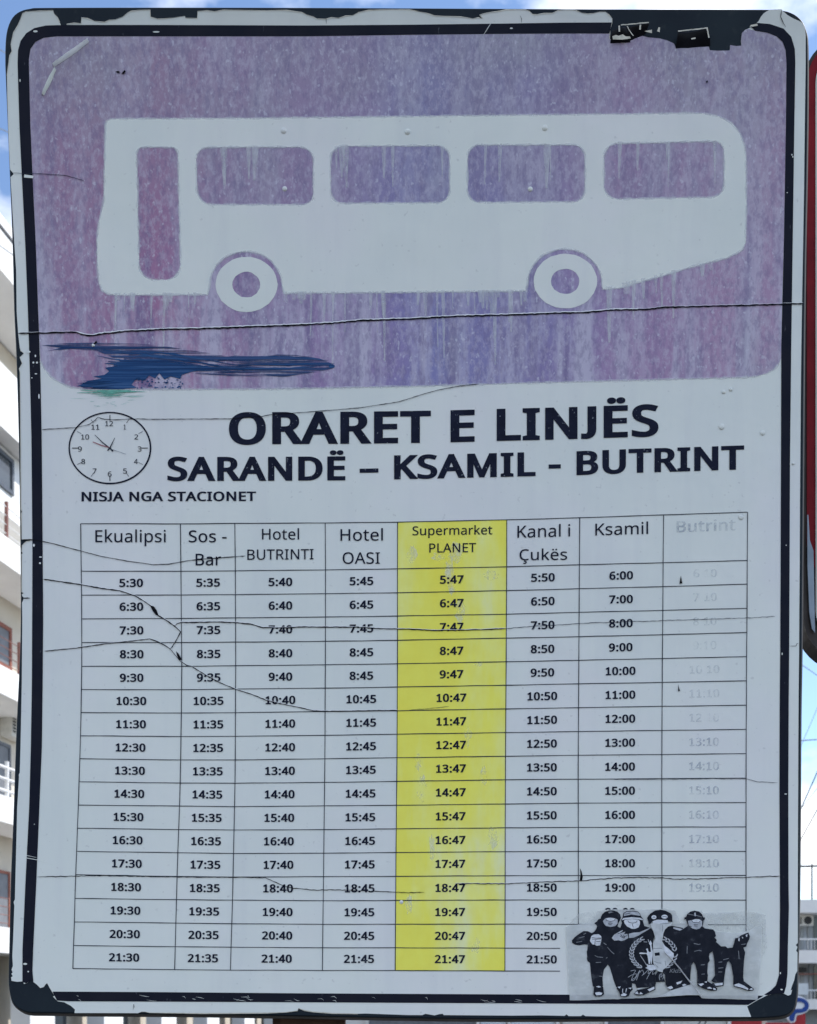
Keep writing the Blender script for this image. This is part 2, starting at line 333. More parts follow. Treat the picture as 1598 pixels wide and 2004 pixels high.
# ------------------------------------------------------------------ lettering (outlines in thousandths of the cap height)
GLYPHS = {
    'A': (895, '763,0 643,310 246,310 127,0 0,0 391,1004 504,1004 894,0|493,724 479,765 460,826 445,874 431,817 415,765 402,724 289,422 605,422'),
    'B': (910, '422,1000 536,994 631,975 705,945 758,899 790,835 801,752 799,714 791,680 779,648 763,619 741,594 715,572 684,554 650,540 611,531 611,524 651,515 689,503 725,487 756,467 783,442 805,412 822,376 831,333 835,284 830,227 816,175 793,130 761,90 721,58 673,33 618,15 556,4 487,0 136,0 136,1000|447,574 524,579 582,593 623,616 650,648 666,688 671,738 664,788 645,827 613,856 566,876 504,888 427,892 262,892 262,574|262,469 262,106 464,106 543,112 605,129 648,158 677,196 695,242 700,294 698,328 690,359 677,387 658,411 633,431 600,447 560,460 511,467 454,469'),
    'C': (885, '564,903 513,900 465,891 420,876 379,855 343,828 311,796 283,759 261,716 242,669 229,617 221,560 218,500 223,421 236,350 257,286 287,230 325,183 372,146 427,118 491,102 563,97 688,108 803,136 803,27 687,-4 545,-14 449,-7 364,14 290,49 227,97 176,157 137,228 108,310 91,401 85,501 89,575 99,644 117,709 141,768 172,823 209,871 253,913 303,949 360,977 423,998 491,1010 566,1014 617,1012 666,1007 714,999 760,987 803,972 842,955 791,849 688,887 649,896 608,901'),
    'D': (1022, '937,510 930,404 909,310 875,228 827,159 768,102 696,57 613,26 519,6 415,0 136,0 136,1000 444,1000 540,994 628,975 706,944 774,901 831,846 877,779 910,701 930,611|804,506 799,589 784,662 760,724 726,776 683,818 631,851 570,874 502,888 426,892 262,892 262,108 398,108 522,119 623,152 702,208 759,286 793,385'),
    'E': (779, '695,0 136,0 136,1000 695,1000 695,889 262,889 262,577 669,577 669,468 262,468 262,111 695,111'),
    'G': (1020, '570,528 916,528 916,38 752,-1 564,-14 466,-7 379,14 303,48 237,96 183,155 141,226 110,308 92,399 85,500 92,600 113,690 147,772 194,843 253,902 324,950 407,986 500,1007 604,1014 659,1012 712,1007 763,999 902,955 854,846 735,887 690,896 644,901 597,903 521,898 453,882 392,854 340,817 296,771 262,715 237,651 222,579 217,500 221,424 234,353 256,289 286,233 327,185 377,146 438,118 510,101 594,95 706,102 790,119 790,416 570,416'),
    'H': (1038, '901,0 775,0 775,466 262,466 262,0 136,0 136,1000 262,1000 262,577 775,577 775,1000 901,1000'),
    'I': (475, '417,0 56,0 56,73 174,99 174,899 56,927 56,1000 417,1000 417,927 300,899 300,99 417,73'),
    'K': (867, '867,0 718,0 364,478 262,388 262,0 136,0 136,1000 262,1000 262,507 347,602 434,697 704,1000 852,1000 455,564'),
    'L': (734, '136,0 136,1000 262,1000 262,112 699,112 699,0'),
    'M': (1270, '577,0 248,877 242,877 247,805 251,711 252,606 252,0 136,0 136,1000 322,1000 630,181 636,181 950,1000 1134,1000 1134,0 1010,0 1010,615 1011,712 1015,803 1020,875 1014,875 681,0'),
    'N': (1064, '929,0 782,0 246,831 241,831 246,754 250,660 252,559 252,0 136,0 136,1000 282,1000 815,172 821,172 817,239 813,338 811,436 811,1000 929,1000'),
    'O': (1094, '1008,501 1005,426 995,356 979,291 956,230 927,176 891,127 850,85 802,50 747,22 687,2 620,-10 548,-14 473,-10 404,2 343,23 289,51 240,86 199,128 164,176 135,231 113,291 98,357 89,428 85,503 91,601 108,691 136,772 175,843 226,902 289,951 364,987 450,1008 549,1015 644,1008 728,987 801,952 864,903 915,844 956,772 985,691 1003,601|218,501 222,421 234,349 254,284 281,228 317,182 362,144 415,117 477,101 548,95 619,101 681,117 733,144 777,182 813,228 840,284 860,349 871,421 875,501 867,618 840,717 797,798 735,857 652,893 549,905 478,899 415,883 362,856 317,820 281,773 254,718 234,654 222,581'),
    'P': (847, '401,1000 519,991 615,966 686,923 736,865 766,792 776,706 774,665 767,626 756,588 739,551 717,517 689,486 655,458 614,435 566,415 511,401 448,392 377,389 262,389 262,0 136,0 136,1000|389,892 262,892 262,497 363,497 423,499 475,506 521,518 559,534 591,555 615,583 632,616 642,655 646,700 639,759 618,807 584,845 535,871 470,887'),
    'R': (871, '412,1000 490,996 558,986 617,968 666,944 706,912 737,874 758,828 772,776 776,716 773,665 763,621 746,583 725,550 700,521 672,498 576,448 850,0 703,0 461,413 262,413 262,0 136,0 136,1000|405,891 262,891 262,520 412,520 486,525 545,541 590,568 621,605 639,653 646,710 643,751 634,786 620,815 599,839 573,858 541,873 502,883 457,889'),
    'S': (769, '703,268 698,211 684,160 660,116 627,77 585,45 536,20 479,1 416,-10 346,-14 239,-8 146,8 71,34 71,154 197,113 247,103 299,97 352,95 398,97 440,104 476,115 507,130 532,148 552,171 566,197 574,225 577,256 575,287 568,315 556,339 539,361 515,382 484,401 342,462 229,513 199,532 172,553 148,576 129,600 113,627 100,655 91,687 86,721 84,759 89,810 102,855 125,896 155,931 193,960 237,983 288,1000 343,1011 403,1014 457,1012 507,1007 555,999 679,958 640,850 527,888 486,897 444,902 401,903 361,901 326,895 296,885 270,871 249,854 232,834 221,811 214,785 211,758 214,726 221,698 232,674 249,652 272,632 301,613 430,556 486,534 535,511 579,487 616,460 647,431 672,398 689,360 700,317'),
    'T': (779, '452,0 326,0 326,889 14,889 14,1000 763,1000 763,889 452,889'),
    'U': (1024, '896,353 892,286 878,224 854,166 821,114 779,70 726,34 664,7 590,-9 507,-14 393,-3 298,31 223,88 169,162 137,252 126,356 126,1000 252,1000 252,352 259,276 281,213 317,162 368,125 434,103 514,95 571,99 620,110 662,128 696,153 724,183 745,219 760,260 769,304 772,353 772,1000 896,1000'),
    'Ç': (885, '564,903 513,900 465,891 420,876 379,855 343,828 311,796 283,759 261,716 242,669 229,617 221,560 218,500 223,421 236,350 257,286 287,230 325,183 372,146 427,118 491,102 563,97 688,108 803,136 803,27 687,-4 545,-14 449,-7 364,14 290,49 227,97 176,157 137,228 108,310 91,401 85,501 89,575 99,644 117,709 141,768 172,823 209,871 253,913 303,949 360,977 423,998 491,1010 566,1014 617,1012 666,1007 714,999 760,987 803,972 842,955 791,849 688,887 649,896 608,901|662,-195 657,-236 639,-271 611,-299 570,-320 519,-332 455,-336 415,-334 385,-329 385,-252 419,-257 459,-259 490,-258 516,-253 536,-246 551,-235 560,-218 563,-197 559,-175 547,-158 526,-144 436,-120 496,0 577,0 541,-74 602,-96 646,-134 655,-152 661,-172'),
    'Ë': (779, '695,0 136,0 136,1000 695,1000 695,889 262,889 262,577 669,577 669,468 262,468 262,111 695,111|231,1203 233,1225 240,1243 251,1256 265,1265 280,1270 297,1272 314,1270 329,1265 343,1256 354,1243 361,1225 363,1203 361,1182 354,1164 343,1151 329,1141 314,1135 297,1133 280,1135 265,1141 251,1151 240,1164 233,1182|494,1203 496,1225 503,1243 513,1256 527,1265 542,1270 559,1272 576,1270 591,1265 605,1256 616,1243 622,1225 625,1203 622,1182 616,1164 605,1151 591,1141 576,1135 559,1133 542,1135 527,1141 513,1151 503,1164 496,1182'),
    'a': (786, '403,763 487,757 555,737 606,703 643,655 665,591 672,511 672,0 583,0 559,106 553,106 487,39 463,22 437,9 408,-1 301,-14 258,-11 217,-3 180,10 147,29 118,53 95,83 78,119 68,161 64,209 74,278 104,335 153,382 222,416 313,438 424,448 552,452 552,497 547,553 534,597 511,627 480,648 442,660 396,664 358,662 320,656 284,646 185,606 147,699 263,744 309,755 355,761|440,363 356,355 291,340 246,318 216,288 198,251 192,207 196,169 209,138 230,115 258,99 291,89 329,85 389,91 442,109 487,138 522,179 543,233 550,300 550,367'),
    'b': (861, '242,805 240,716 235,651 242,651 266,681 296,708 331,731 371,749 420,760 475,763 562,752 637,720 700,666 747,590 775,494 784,375 780,294 767,222 746,160 717,107 680,63 637,29 588,5 534,-9 475,-14 420,-10 371,0 331,18 296,41 266,67 242,95 232,95 207,0 119,0 119,1064 242,1064|454,661 404,658 362,648 328,631 300,607 278,576 262,539 251,493 244,440 242,380 242,374 247,289 263,218 288,162 327,121 383,96 457,88 518,96 568,121 607,162 635,219 651,291 657,377 651,463 635,534 607,590 568,629 517,653'),
    'd': (861, '385,-14 298,-3 223,29 161,83 114,159 86,256 77,374 86,492 115,590 162,666 224,721 299,754 387,765 424,763 458,758 489,750 564,710 619,654 627,654 623,708 619,765 619,1064 742,1064 742,0 643,0 625,101 619,101 564,43 488,1 457,-7 423,-12|405,88 476,95 532,117 572,153 599,204 615,270 620,350 620,373 615,459 600,530 574,588 535,629 478,654 403,662 343,654 293,627 254,583 227,525 210,454 204,371 210,288 227,219 254,162 293,121 343,96'),
    'e': (790, '409,765 470,760 526,746 575,723 618,691 653,651 681,604 702,551 714,491 718,426 718,352 204,352 213,273 235,209 270,158 317,121 375,98 444,91 571,104 685,143 685,35 571,-2 438,-14 370,-9 307,5 250,29 199,63 157,106 123,159 97,221 82,291 77,370 82,448 95,519 118,581 150,636 188,681 235,717 287,744 345,759|408,664 353,658 306,639 268,607 239,564 218,512 207,450 590,450 587,491 581,528 570,562 555,591 535,616 511,637 481,652 447,661'),
    'i': (361, '242,751 242,0 119,0 119,751|182,1032 200,1030 217,1024 232,1013 244,998 251,978 254,954 251,930 244,910 232,895 217,884 200,878 182,875 163,878 145,884 130,895 119,910 112,930 109,954 112,978 119,998 130,1013 145,1024 163,1030'),
    'k': (748, '241,508 239,450 235,387 241,387 266,419 300,461 331,497 570,751 714,751 410,430 735,0 587,0 326,350 241,276 241,0 119,0 119,1064 241,1064'),
    'l': (361, '242,0 119,0 119,1064 242,1064'),
    'm': (1310, '943,765 1020,757 1084,736 1133,700 1168,647 1189,577 1196,489 1196,0 1074,0 1074,483 1070,537 1058,582 1037,616 1008,641 969,656 922,661 856,654 804,633 765,598 739,550 724,488 718,415 718,0 597,0 597,483 595,520 589,553 580,582 567,606 550,626 529,641 505,652 476,659 443,661 396,658 356,647 324,630 297,605 277,575 261,538 251,495 244,445 242,389 242,0 119,0 119,751 218,751 237,648 244,648 261,673 280,695 302,714 378,752 465,765 520,761 568,751 610,734 645,710 673,678 695,639 702,639 730,678 764,710 805,734 849,751 895,761'),
    'n': (866, '480,765 563,757 630,736 683,700 722,647 744,577 752,489 752,0 630,0 630,480 626,536 612,581 590,616 557,641 515,656 462,661 388,653 330,630 290,591 263,538 248,470 242,389 242,0 119,0 119,751 218,751 237,648 244,648 262,673 283,695 306,714 388,752'),
    'o': (847, '772,377 769,317 761,261 747,211 729,165 705,124 677,88 645,57 608,32 567,12 521,-2 473,-11 422,-14 373,-11 328,-2 284,12 244,32 208,57 175,88 147,124 122,165 103,211 89,261 80,317 77,377 82,456 96,526 119,588 151,640 191,684 239,719 295,744 357,760 426,765 491,760 551,744 606,719 654,684 694,640 728,588 752,526 767,456|204,377 207,320 215,269 228,223 246,183 270,150 300,123 335,104 377,92 424,88 472,92 513,104 549,123 579,150 603,183 621,223 634,269 642,320 644,377 642,434 634,484 620,529 602,568 578,601 548,627 513,646 471,657 423,661 353,653 298,627 256,585 228,529 210,459'),
    'p': (861, '476,765 563,754 637,722 700,668 747,593 775,496 784,377 780,296 767,225 746,162 717,108 681,64 638,30 589,6 535,-9 475,-14 438,-12 404,-7 373,1 296,41 242,95 234,95 239,35 242,-28 242,-336 119,-336 119,751 220,751 237,648 242,648 296,707 319,724 344,738 372,749 403,758 438,763|454,661 407,658 366,648 332,632 304,610 282,581 265,546 253,505 245,456 242,401 242,377 244,318 251,266 262,220 278,180 300,148 328,122 364,103 406,92 457,88 500,92 537,105 569,126 596,154 618,189 635,229 647,275 654,324 657,378 651,458 635,527 607,584 568,627 517,653'),
    'r': (578, '469,765 515,763 557,756 542,643 502,650 461,653 432,651 405,645 378,634 353,621 330,604 308,583 289,560 273,534 260,504 250,472 244,438 242,401 242,0 119,0 119,751 220,751 234,613 239,613 297,690 320,711 346,729 374,744 404,756 436,762'),
    's': (671, '608,207 604,161 592,121 571,85 544,55 509,31 468,11 420,-3 367,-11 308,-14 173,-1 73,34 73,146 181,104 224,94 267,88 311,85 368,89 413,99 447,116 470,138 484,165 489,196 487,214 482,231 473,246 418,291 304,342 179,398 147,418 121,440 99,465 84,494 75,527 71,566 80,624 106,674 149,713 206,742 274,759 353,765 481,751 592,714 550,616 451,650 345,664 298,661 260,653 229,639 207,621 194,599 189,573 191,553 197,536 207,520 268,478 382,430 504,375 535,355 561,333 581,307 596,279 605,245'),
    't': (506, '370,87 427,92 475,102 475,8 419,-8 349,-14 311,-12 274,-5 240,6 209,23 182,47 160,77 143,115 132,162 129,218 129,655 22,655 22,714 130,763 179,923 252,923 252,751 469,751 469,655 252,655 252,221 256,180 267,146 285,120 309,101 337,90'),
    'u': (866, '746,751 746,0 646,0 627,99 622,99 604,75 584,53 560,35 478,-2 384,-14 327,-11 277,-1 233,15 196,37 165,67 141,104 124,148 114,200 111,259 111,751 235,751 235,268 240,213 253,168 276,133 308,108 350,93 402,88 454,92 498,102 534,120 563,144 586,175 603,212 614,256 621,305 623,360 623,751'),
    'ë': (790, '409,765 470,760 526,746 575,723 618,691 653,651 681,604 702,551 714,491 718,426 718,352 204,352 213,273 235,209 270,158 317,121 375,98 444,91 571,104 685,143 685,35 571,-2 438,-14 370,-9 307,5 250,29 199,63 157,106 123,159 97,221 82,291 77,370 82,448 95,519 118,581 150,636 188,681 235,717 287,744 345,759|408,664 353,658 306,639 268,607 239,564 218,512 207,450 590,450 587,491 581,528 570,562 555,591 535,616 511,637 481,652 447,661|203,954 205,976 212,993 223,1006 237,1015 252,1021 269,1022 286,1021 301,1015 315,1006 326,993 333,976 335,954 333,932 326,915 315,901 301,892 286,886 269,884 252,886 237,892 223,901 212,915 205,932|466,954 468,976 475,993 485,1006 499,1015 514,1021 531,1022 548,1021 563,1015 577,1006 588,993 594,976 597,954 594,932 588,915 577,901 563,892 548,886 531,884 514,886 499,892 485,901 475,915 468,932'),
    '0': (801, '732,501 730,423 724,351 714,284 700,224 680,170 656,123 627,82 592,48 553,21 507,2 456,-10 399,-14 329,-7 267,13 214,48 169,95 132,154 104,225 85,307 73,399 69,501 72,604 83,697 102,779 128,849 163,908 207,954 261,988 325,1009 399,1015 470,1009 532,988 585,954 631,908 668,849 696,779 716,697 728,604|192,501 194,415 201,339 212,273 229,217 250,172 278,137 312,111 352,96 399,91 446,96 487,111 520,136 548,171 570,216 587,272 599,339 606,415 608,501 606,588 599,664 587,729 570,784 548,830 520,865 487,890 446,905 399,910 352,905 312,890 278,865 250,830 229,784 212,729 201,664 194,588'),
    '1': (801, '497,0 377,0 377,699 377,768 380,820 382,871 342,833 296,794 189,707 125,790 395,1000 497,1000'),
    '2': (801, '728,0 67,0 67,102 329,367 457,501 488,540 514,579 535,617 550,656 559,697 562,741 556,792 540,833 513,866 477,890 434,904 385,909 339,906 296,898 257,884 144,814 78,896 165,957 267,999 305,1007 344,1012 385,1014 445,1010 498,1000 546,982 588,957 622,927 651,890 671,848 684,800 688,748 684,697 673,648 655,601 631,555 601,510 566,466 431,324 223,118 223,112 728,112'),
    '3': (801, '690,766 688,723 679,685 665,650 646,619 622,593 593,570 560,552 523,537 483,527 483,521 557,506 616,481 662,445 695,400 715,346 721,284 717,229 703,177 681,130 649,88 607,52 555,24 493,3 421,-10 338,-14 192,-2 148,8 105,22 63,41 63,155 106,136 151,120 199,107 247,97 293,92 339,90 420,95 485,113 533,142 566,182 586,230 592,287 589,326 578,360 560,389 534,412 502,431 464,445 419,455 368,462 312,464 216,464 216,569 314,569 366,571 412,579 452,592 486,610 514,633 536,659 552,689 561,722 564,758 559,803 543,840 515,870 479,893 434,906 382,910 286,900 205,870 130,826 69,910 107,937 151,961 201,983 256,1000 316,1011 381,1014 477,1006 554,983 614,944 657,893 682,834'),
    '4': (801, '773,227 627,227 627,0 508,0 508,227 29,227 29,332 500,1006 627,1006 627,338 773,338|508,653 509,719 511,776 513,827 515,874 510,874 482,817 450,765 150,338 508,338'),
    '5': (801, '385,613 450,610 510,598 563,578 610,552 649,518 680,478 703,432 717,379 721,319 716,253 701,194 676,141 642,95 600,56 548,26 489,4 422,-10 347,-14 202,0 160,11 121,24 88,41 88,157 124,138 165,122 211,109 258,99 304,93 349,91 396,94 439,101 478,114 512,132 541,156 564,186 582,221 592,261 595,307 589,367 568,417 535,457 487,486 424,504 345,510 255,503 174,489 112,528 150,1000 651,1000 651,888 255,888 231,598 296,608'),
    '6': (801, '77,427 89,598 99,653 113,706 130,757 152,805 179,849 211,890 249,926 293,956 342,981 399,999 463,1010 535,1014 600,1011 658,1001 658,896 602,909 538,913 477,910 423,899 377,881 337,857 303,827 275,793 253,754 235,711 221,664 200,508 209,508 262,569 285,585 311,599 340,611 372,619 407,624 445,626 501,622 552,610 597,590 638,563 671,528 699,487 719,438 731,383 735,322 731,256 718,196 696,143 666,96 630,58 586,27 536,4 480,-9 417,-14 371,-11 326,-2 284,13 245,33 209,61 176,94 147,133 123,179 103,232 89,291 80,356|416,90 471,96 519,115 559,146 589,191 607,250 613,322 608,381 592,432 565,473 528,505 479,523 420,529 378,526 340,517 305,502 275,482 250,459 229,433 214,404 205,376 202,346 215,255 256,172 275,149 298,129 323,112 351,100 382,92'),
    '7': (801, '190,0 601,888 62,888 62,1000 732,1000 732,905 326,0'),
    '8': (801, '399,1014 456,1011 507,1002 555,987 596,966 631,939 660,906 682,868 695,824 699,775 696,736 687,701 673,669 654,641 631,614 604,590 508,529 620,463 652,437 679,408 701,377 718,342 728,303 731,259 727,206 713,157 690,114 660,77 622,45 576,20 524,1 467,-10 403,-14 335,-10 274,0 221,18 175,43 137,73 107,110 86,153 73,201 69,255 72,299 81,338 97,374 119,406 144,435 174,461 276,522 187,586 162,611 141,638 124,668 111,701 103,737 101,776 105,825 118,868 140,905 169,938 205,965 246,986 293,1002 344,1011|189,254 195,208 212,167 241,132 282,106 335,89 401,84 463,89 515,106 557,132 587,168 605,210 611,258 608,289 599,318 585,344 565,368 541,390 512,410 401,464 378,472 275,415 249,393 228,370 211,345 199,317 191,287|398,915 349,910 307,898 271,877 243,849 227,813 221,770 224,738 232,709 246,683 264,661 286,641 312,624 405,577 492,623 516,641 537,662 554,684 567,710 574,738 577,770 572,813 555,849 528,877 492,898 448,910'),
    '9': (801, '728,573 716,403 707,347 693,294 675,243 653,195 626,151 594,110 556,74 512,44 462,19 405,1 341,-10 269,-14 204,-11 143,0 143,105 202,92 266,87 328,90 382,101 428,119 467,143 501,172 529,207 552,245 570,288 584,335 604,490 595,490 542,431 519,415 493,401 464,389 432,381 396,376 357,374 302,378 252,390 207,410 166,437 133,471 106,513 86,561 74,615 70,676 74,743 88,803 110,857 140,904 177,942 221,973 272,996 328,1009 389,1014 436,1011 480,1002 522,987 562,965 598,938 630,905 659,865 683,819 702,768 717,709 725,644|389,910 335,904 288,885 247,853 216,808 198,750 192,678 197,618 213,567 239,526 276,495 324,477 384,471 427,474 465,483 500,498 530,518 556,541 576,567 592,596 601,624 604,654 590,744 550,828 531,851 509,871 483,888 455,900 423,908'),
    ':': (375, '101,76 104,107 112,131 126,148 144,160 164,167 186,169 209,167 230,160 249,148 263,131 272,107 275,76 272,45 263,21 249,3 230,-10 209,-17 186,-20 164,-17 144,-10 126,3 112,21 104,45|101,675 104,707 112,732 126,749 144,761 164,768 186,770 209,768 230,761 249,749 263,732 272,707 275,675 272,645 263,620 249,602 230,590 209,582 186,580 164,582 144,590 126,602 112,620 104,645'),
    '–': (700, '56,321 56,430 644,430 644,321'),
    '-': (451, '56,321 56,430 395,430 395,321'),
    'J': (382, '-6,-266 -64,-261 -109,-248 -109,-141 -62,-151 -8,-155 58,-141 78,-130 95,-113 109,-92 120,-66 127,-33 129,6 129,1000 255,1000 255,15 251,-45 241,-98 223,-144 198,-182 168,-212 132,-236 90,-253 45,-263'),
    ' ': (364, ''),
}
def _parse(s): return [[tuple(map(int, p.split(','))) for p in r.split()] for r in s.split('|')] if s else []
GL = {k: (a, _parse(s)) for k, (a, s) in GLYPHS.items()}
# a J that stands on the baseline with a hook, and a 1 with a foot
GL['J'] = (430, [[(190, 1000), (316, 1000), (316, 270), (308, 180), (282, 100), (238, 40), (175, 2), (95, -14), (10, -8), (10, 98), (70, 92), (125, 102), (165, 135), (186, 190), (190, 270)]])
GL['1'] = (801, [[(150, 0), (690, 0), (690, 100), (478, 100), (478, 1000), (380, 1000), (130, 815), (190, 735), (320, 835), (356, 870), (356, 100), (150, 100)]])
def area(r): return sum(r[i - 1][0] * r[i][1] - r[i][0] * r[i - 1][1] for i in range(len(r))) / 2
def fatten(r, dx, dy, outer):
    n = len(r); s = 1 if area(r) < 0 else -1   # outward side for a filled contour
    if not outer: s = -s
    out = []
    for i in range(n):
        p, a, b = r[i], r[i - 1], r[(i + 1) % n]
        e1 = (p[0] - a[0], p[1] - a[1]); e2 = (b[0] - p[0], b[1] - p[1])
        l1 = math.hypot(*e1) or 1; l2 = math.hypot(*e2) or 1
        n1 = (-e1[1] / l1, e1[0] / l1); n2 = (-e2[1] / l2, e2[0] / l2)
        k = 1 + n1[0] * n2[0] + n1[1] * n2[1]; k = max(k, .35)
        mx_, my_ = (n1[0] + n2[0]) / k, (n1[1] + n2[1]) / k
        out.append((p[0] + s * mx_ * dx, p[1] + s * my_ * dy))
    return out
_gc = {}
def glyph(ch, bx, by):
    key = (ch, bx, by)
    if key not in _gc:
        adv, rings = GL[ch]
        if rings and (bx or by):
            big = max(abs(area(r)) for r in rings); sg = None
            for r in rings:
                if abs(area(r)) == big: sg = area(r) > 0
            rr = [fatten(r, bx, by, (area(r) > 0) == sg) for r in rings]
            hi, lo = (1000 + by), -by
            rr = [[(x, (y - lo) * 1000 / (hi - lo)) for x, y in r] for r in rr]
        else: rr = rings
        v, f = fill(rr, None, True) if rr else ([], [])
        xs = [p[0] for r in rr for p in r]
        _gc[key] = (adv + bx * 1.1, v, f, min(xs) if xs else 0, max(xs) if xs else 0)
    return _gc[key]
def interp(pts, x):
    if x <= pts[0][0]:
        a, b = pts[0], pts[min(1, len(pts) - 1)]
    elif x >= pts[-1][0]:
        a, b = pts[-2] if len(pts) > 1 else pts[-1], pts[-1]
    else:
        for a, b in zip(pts[:-1], pts[1:]):
            if a[0] <= x <= b[0]: break
    return a[1] if b[0] == a[0] else a[1] + (b[1] - a[1]) * (x - a[0]) / (b[0] - a[0])
def text(mb, s, x0, x1, base, cap, h, bx=0, by=0, track=0, slant=0.0, words=None):
    """lettering whose ink runs from x0 to x1; base = baseline y or polyline of (x, y); cap = cap height"""
    pen, items = 0, []
    for ch in s:
        adv, v, f, lo, hi = glyph(ch, bx, by); items.append((pen, v, f, lo, hi)); pen += adv + track
    ink = [(p + lo, p + hi) for p, v, f, lo, hi in items if v]
    a, b = min(i[0] for i in ink), max(i[1] for i in ink); k = (x1 - x0) / (b - a)
    bl = base if isinstance(base, (list, tuple)) else [(x0, base), (x1, base)]
    wi = 0
    for p, v, f, lo, hi in items:
        if not v:
            wi += 1; continue
        if words is not None:
            while len(words) <= wi: words.append(MB())
            mb = words[wi]
        q = []
        for x, y in v:
            X = x0 + (p + x - a + slant * y) * k; q.append((X, interp(bl, X) - y / 1000 * cap))
        mb.add([P(X, Y, h) for X, Y in q], face_cam(q, f))
    return mb
# ------------------------------------------------------------------ ground
gm = NT('asphalt')
M['asphalt'] = gm.out(gm.ramp(gm.noise(3, detail=8), [(.3, (.045, .045, .047)), (.7, (.07, .068, .066))]), .9, .2)
MB().add([(-600, -200, 0), (600, -200, 0), (600, 1500, 0), (-600, 1500, 0)], [(0, 1, 2, 3)]).build('ground', 'asphalt', kind='structure')

# ------------------------------------------------------------------ the bus timetable sign
sign = empty('timetable_sign', (0, 1.23, 0), 'large weathered bus timetable sign with faded purple bus picture and a table of departure times', 'sign')
OUT = [(10, 125), (10.5, 85), (14, 58), (24, 35), (40, 22), (60, 16.5), (90, 15), (300, 14.5), (600, 15), (900, 16.5), (1200, 18), (1450, 18.5), (1520, 19.5), (1548, 25), (1567, 38),
       (1578, 58), (1582, 90), (1582, 200), (1580, 350), (1577, 500), (1574.5, 700), (1573, 900), (1571.5, 1100), (1570, 1280), (1568, 1400), (1567, 1600), (1565.5, 1760), (1562, 1900),
       (1561.5, 1928), (1560, 1950), (1556, 1969), (1548, 1981), (1534, 1988), (1505, 1991.5), (1460, 1993), (1300, 1993), (1000, 1994.5), (800, 1992.5), (600, 1989), (400, 1985.5), (200, 1984), (90, 1982.5), (55, 1981.5), (36, 1973), (24, 1960),
       (18.5, 1940), (16.5, 1915), (18, 1850), (21, 1720), (26, 1600), (31, 1450), (38, 1300), (40.5, 1210), (40, 1100), (38.5, 980), (36.5, 855), (32, 700), (27.5, 605), (24.5, 480), (19, 340), (14, 220)]
OUT = [(x - (1.2 if x < 60 else 0), y - (1.5 if y < 60 else 0)) for x, y in OUT]
OUT = smooth(OUT + [OUT[0]], 3)[:-1]
def grow(ring, fn):
    n = len(ring); out = []
    for i in range(n):
        a, b = ring[i - 1], ring[(i + 1) % n]; dx, dy = b[0] - a[0], b[1] - a[1]; l = math.hypot(dx, dy) or 1
        nx, ny = dy / l, -dx / l; d = fn(nx, ny); out.append((ring[i][0] + nx * d, ring[i][1] + ny * d))
    return out
mb = MB(); inner = grow(OUT, lambda x, y: -3)
sheet(mb, [inner], 0.0, 60)
prof = [(-3, 0), (-1.5, -.0006), (-.3, -.0018), (0, -.004), (0, -.022), (-14, -.022)]
rings = [[P(x, y, h) for x, y in grow(OUT, lambda a, b, d=d: d)] for d, h in prof]
n = len(OUT)
for r0, r1 in zip(rings[:-1], rings[1:]):
    mb.add(r0 + r1, [(i, n + i, n + (i + 1) % n, (i + 1) % n) for i in range(n)])
v, f = fill([grow(OUT, lambda x, y: -3)], 80)
mb.add([P(x, y, -.0155) for x, y in v], f)
mb.build('panel', 'panel', sign)
# worn metal lip round the plate, showing most along the bottom and the right
def lip(nx, ny): return .6 + max(0, ny) * 5.0 + max(0, nx) * 3.2 + max(0, -ny) * 1.0
mb = MB(); o1 = grow(OUT, lambda a, b: -.2); o2 = grow(OUT, lambda a, b: lip(a, b) * .75); o3 = grow(OUT, lip)
rr = [[P(x, y, h) for x, y in r] for r, h in ((o1, -.0035), (o2, -.0045), (o3, -.008), (o3, -.020), (o1, -.0205))]
for r0, r1 in zip(rr[:-1], rr[1:]):
    mb.add(r0 + r1, [(i, n + i, n + (i + 1) % n, (i + 1) % n) for i in range(n)])
mb.smooth = True
mb.build('rim', 'rim', sign)
# post and brackets behind the plate
pm = MB(); x0 = P(600, 1000)[0]
pm.tube([(x0, 1.275, 0), (x0, 1.275, 2.5)], .030, 20); pm.smooth = True
pm.build('post', 'steel', sign)
br = MB()
br.box((x0 - .036, 1.2225, 1.50), (x0 + .036, 1.2425, 1.66)); br.box((x0 - .018, 1.2275, 1.40), (x0 + .018, 1.2425, 1.499))
br.build('bracket', 'rust', sign)
MB().box((x0 - .25, 1.222, 2.30), (x0 + .25, 1.2435, 2.34)).build('bracket', 'rust', sign)

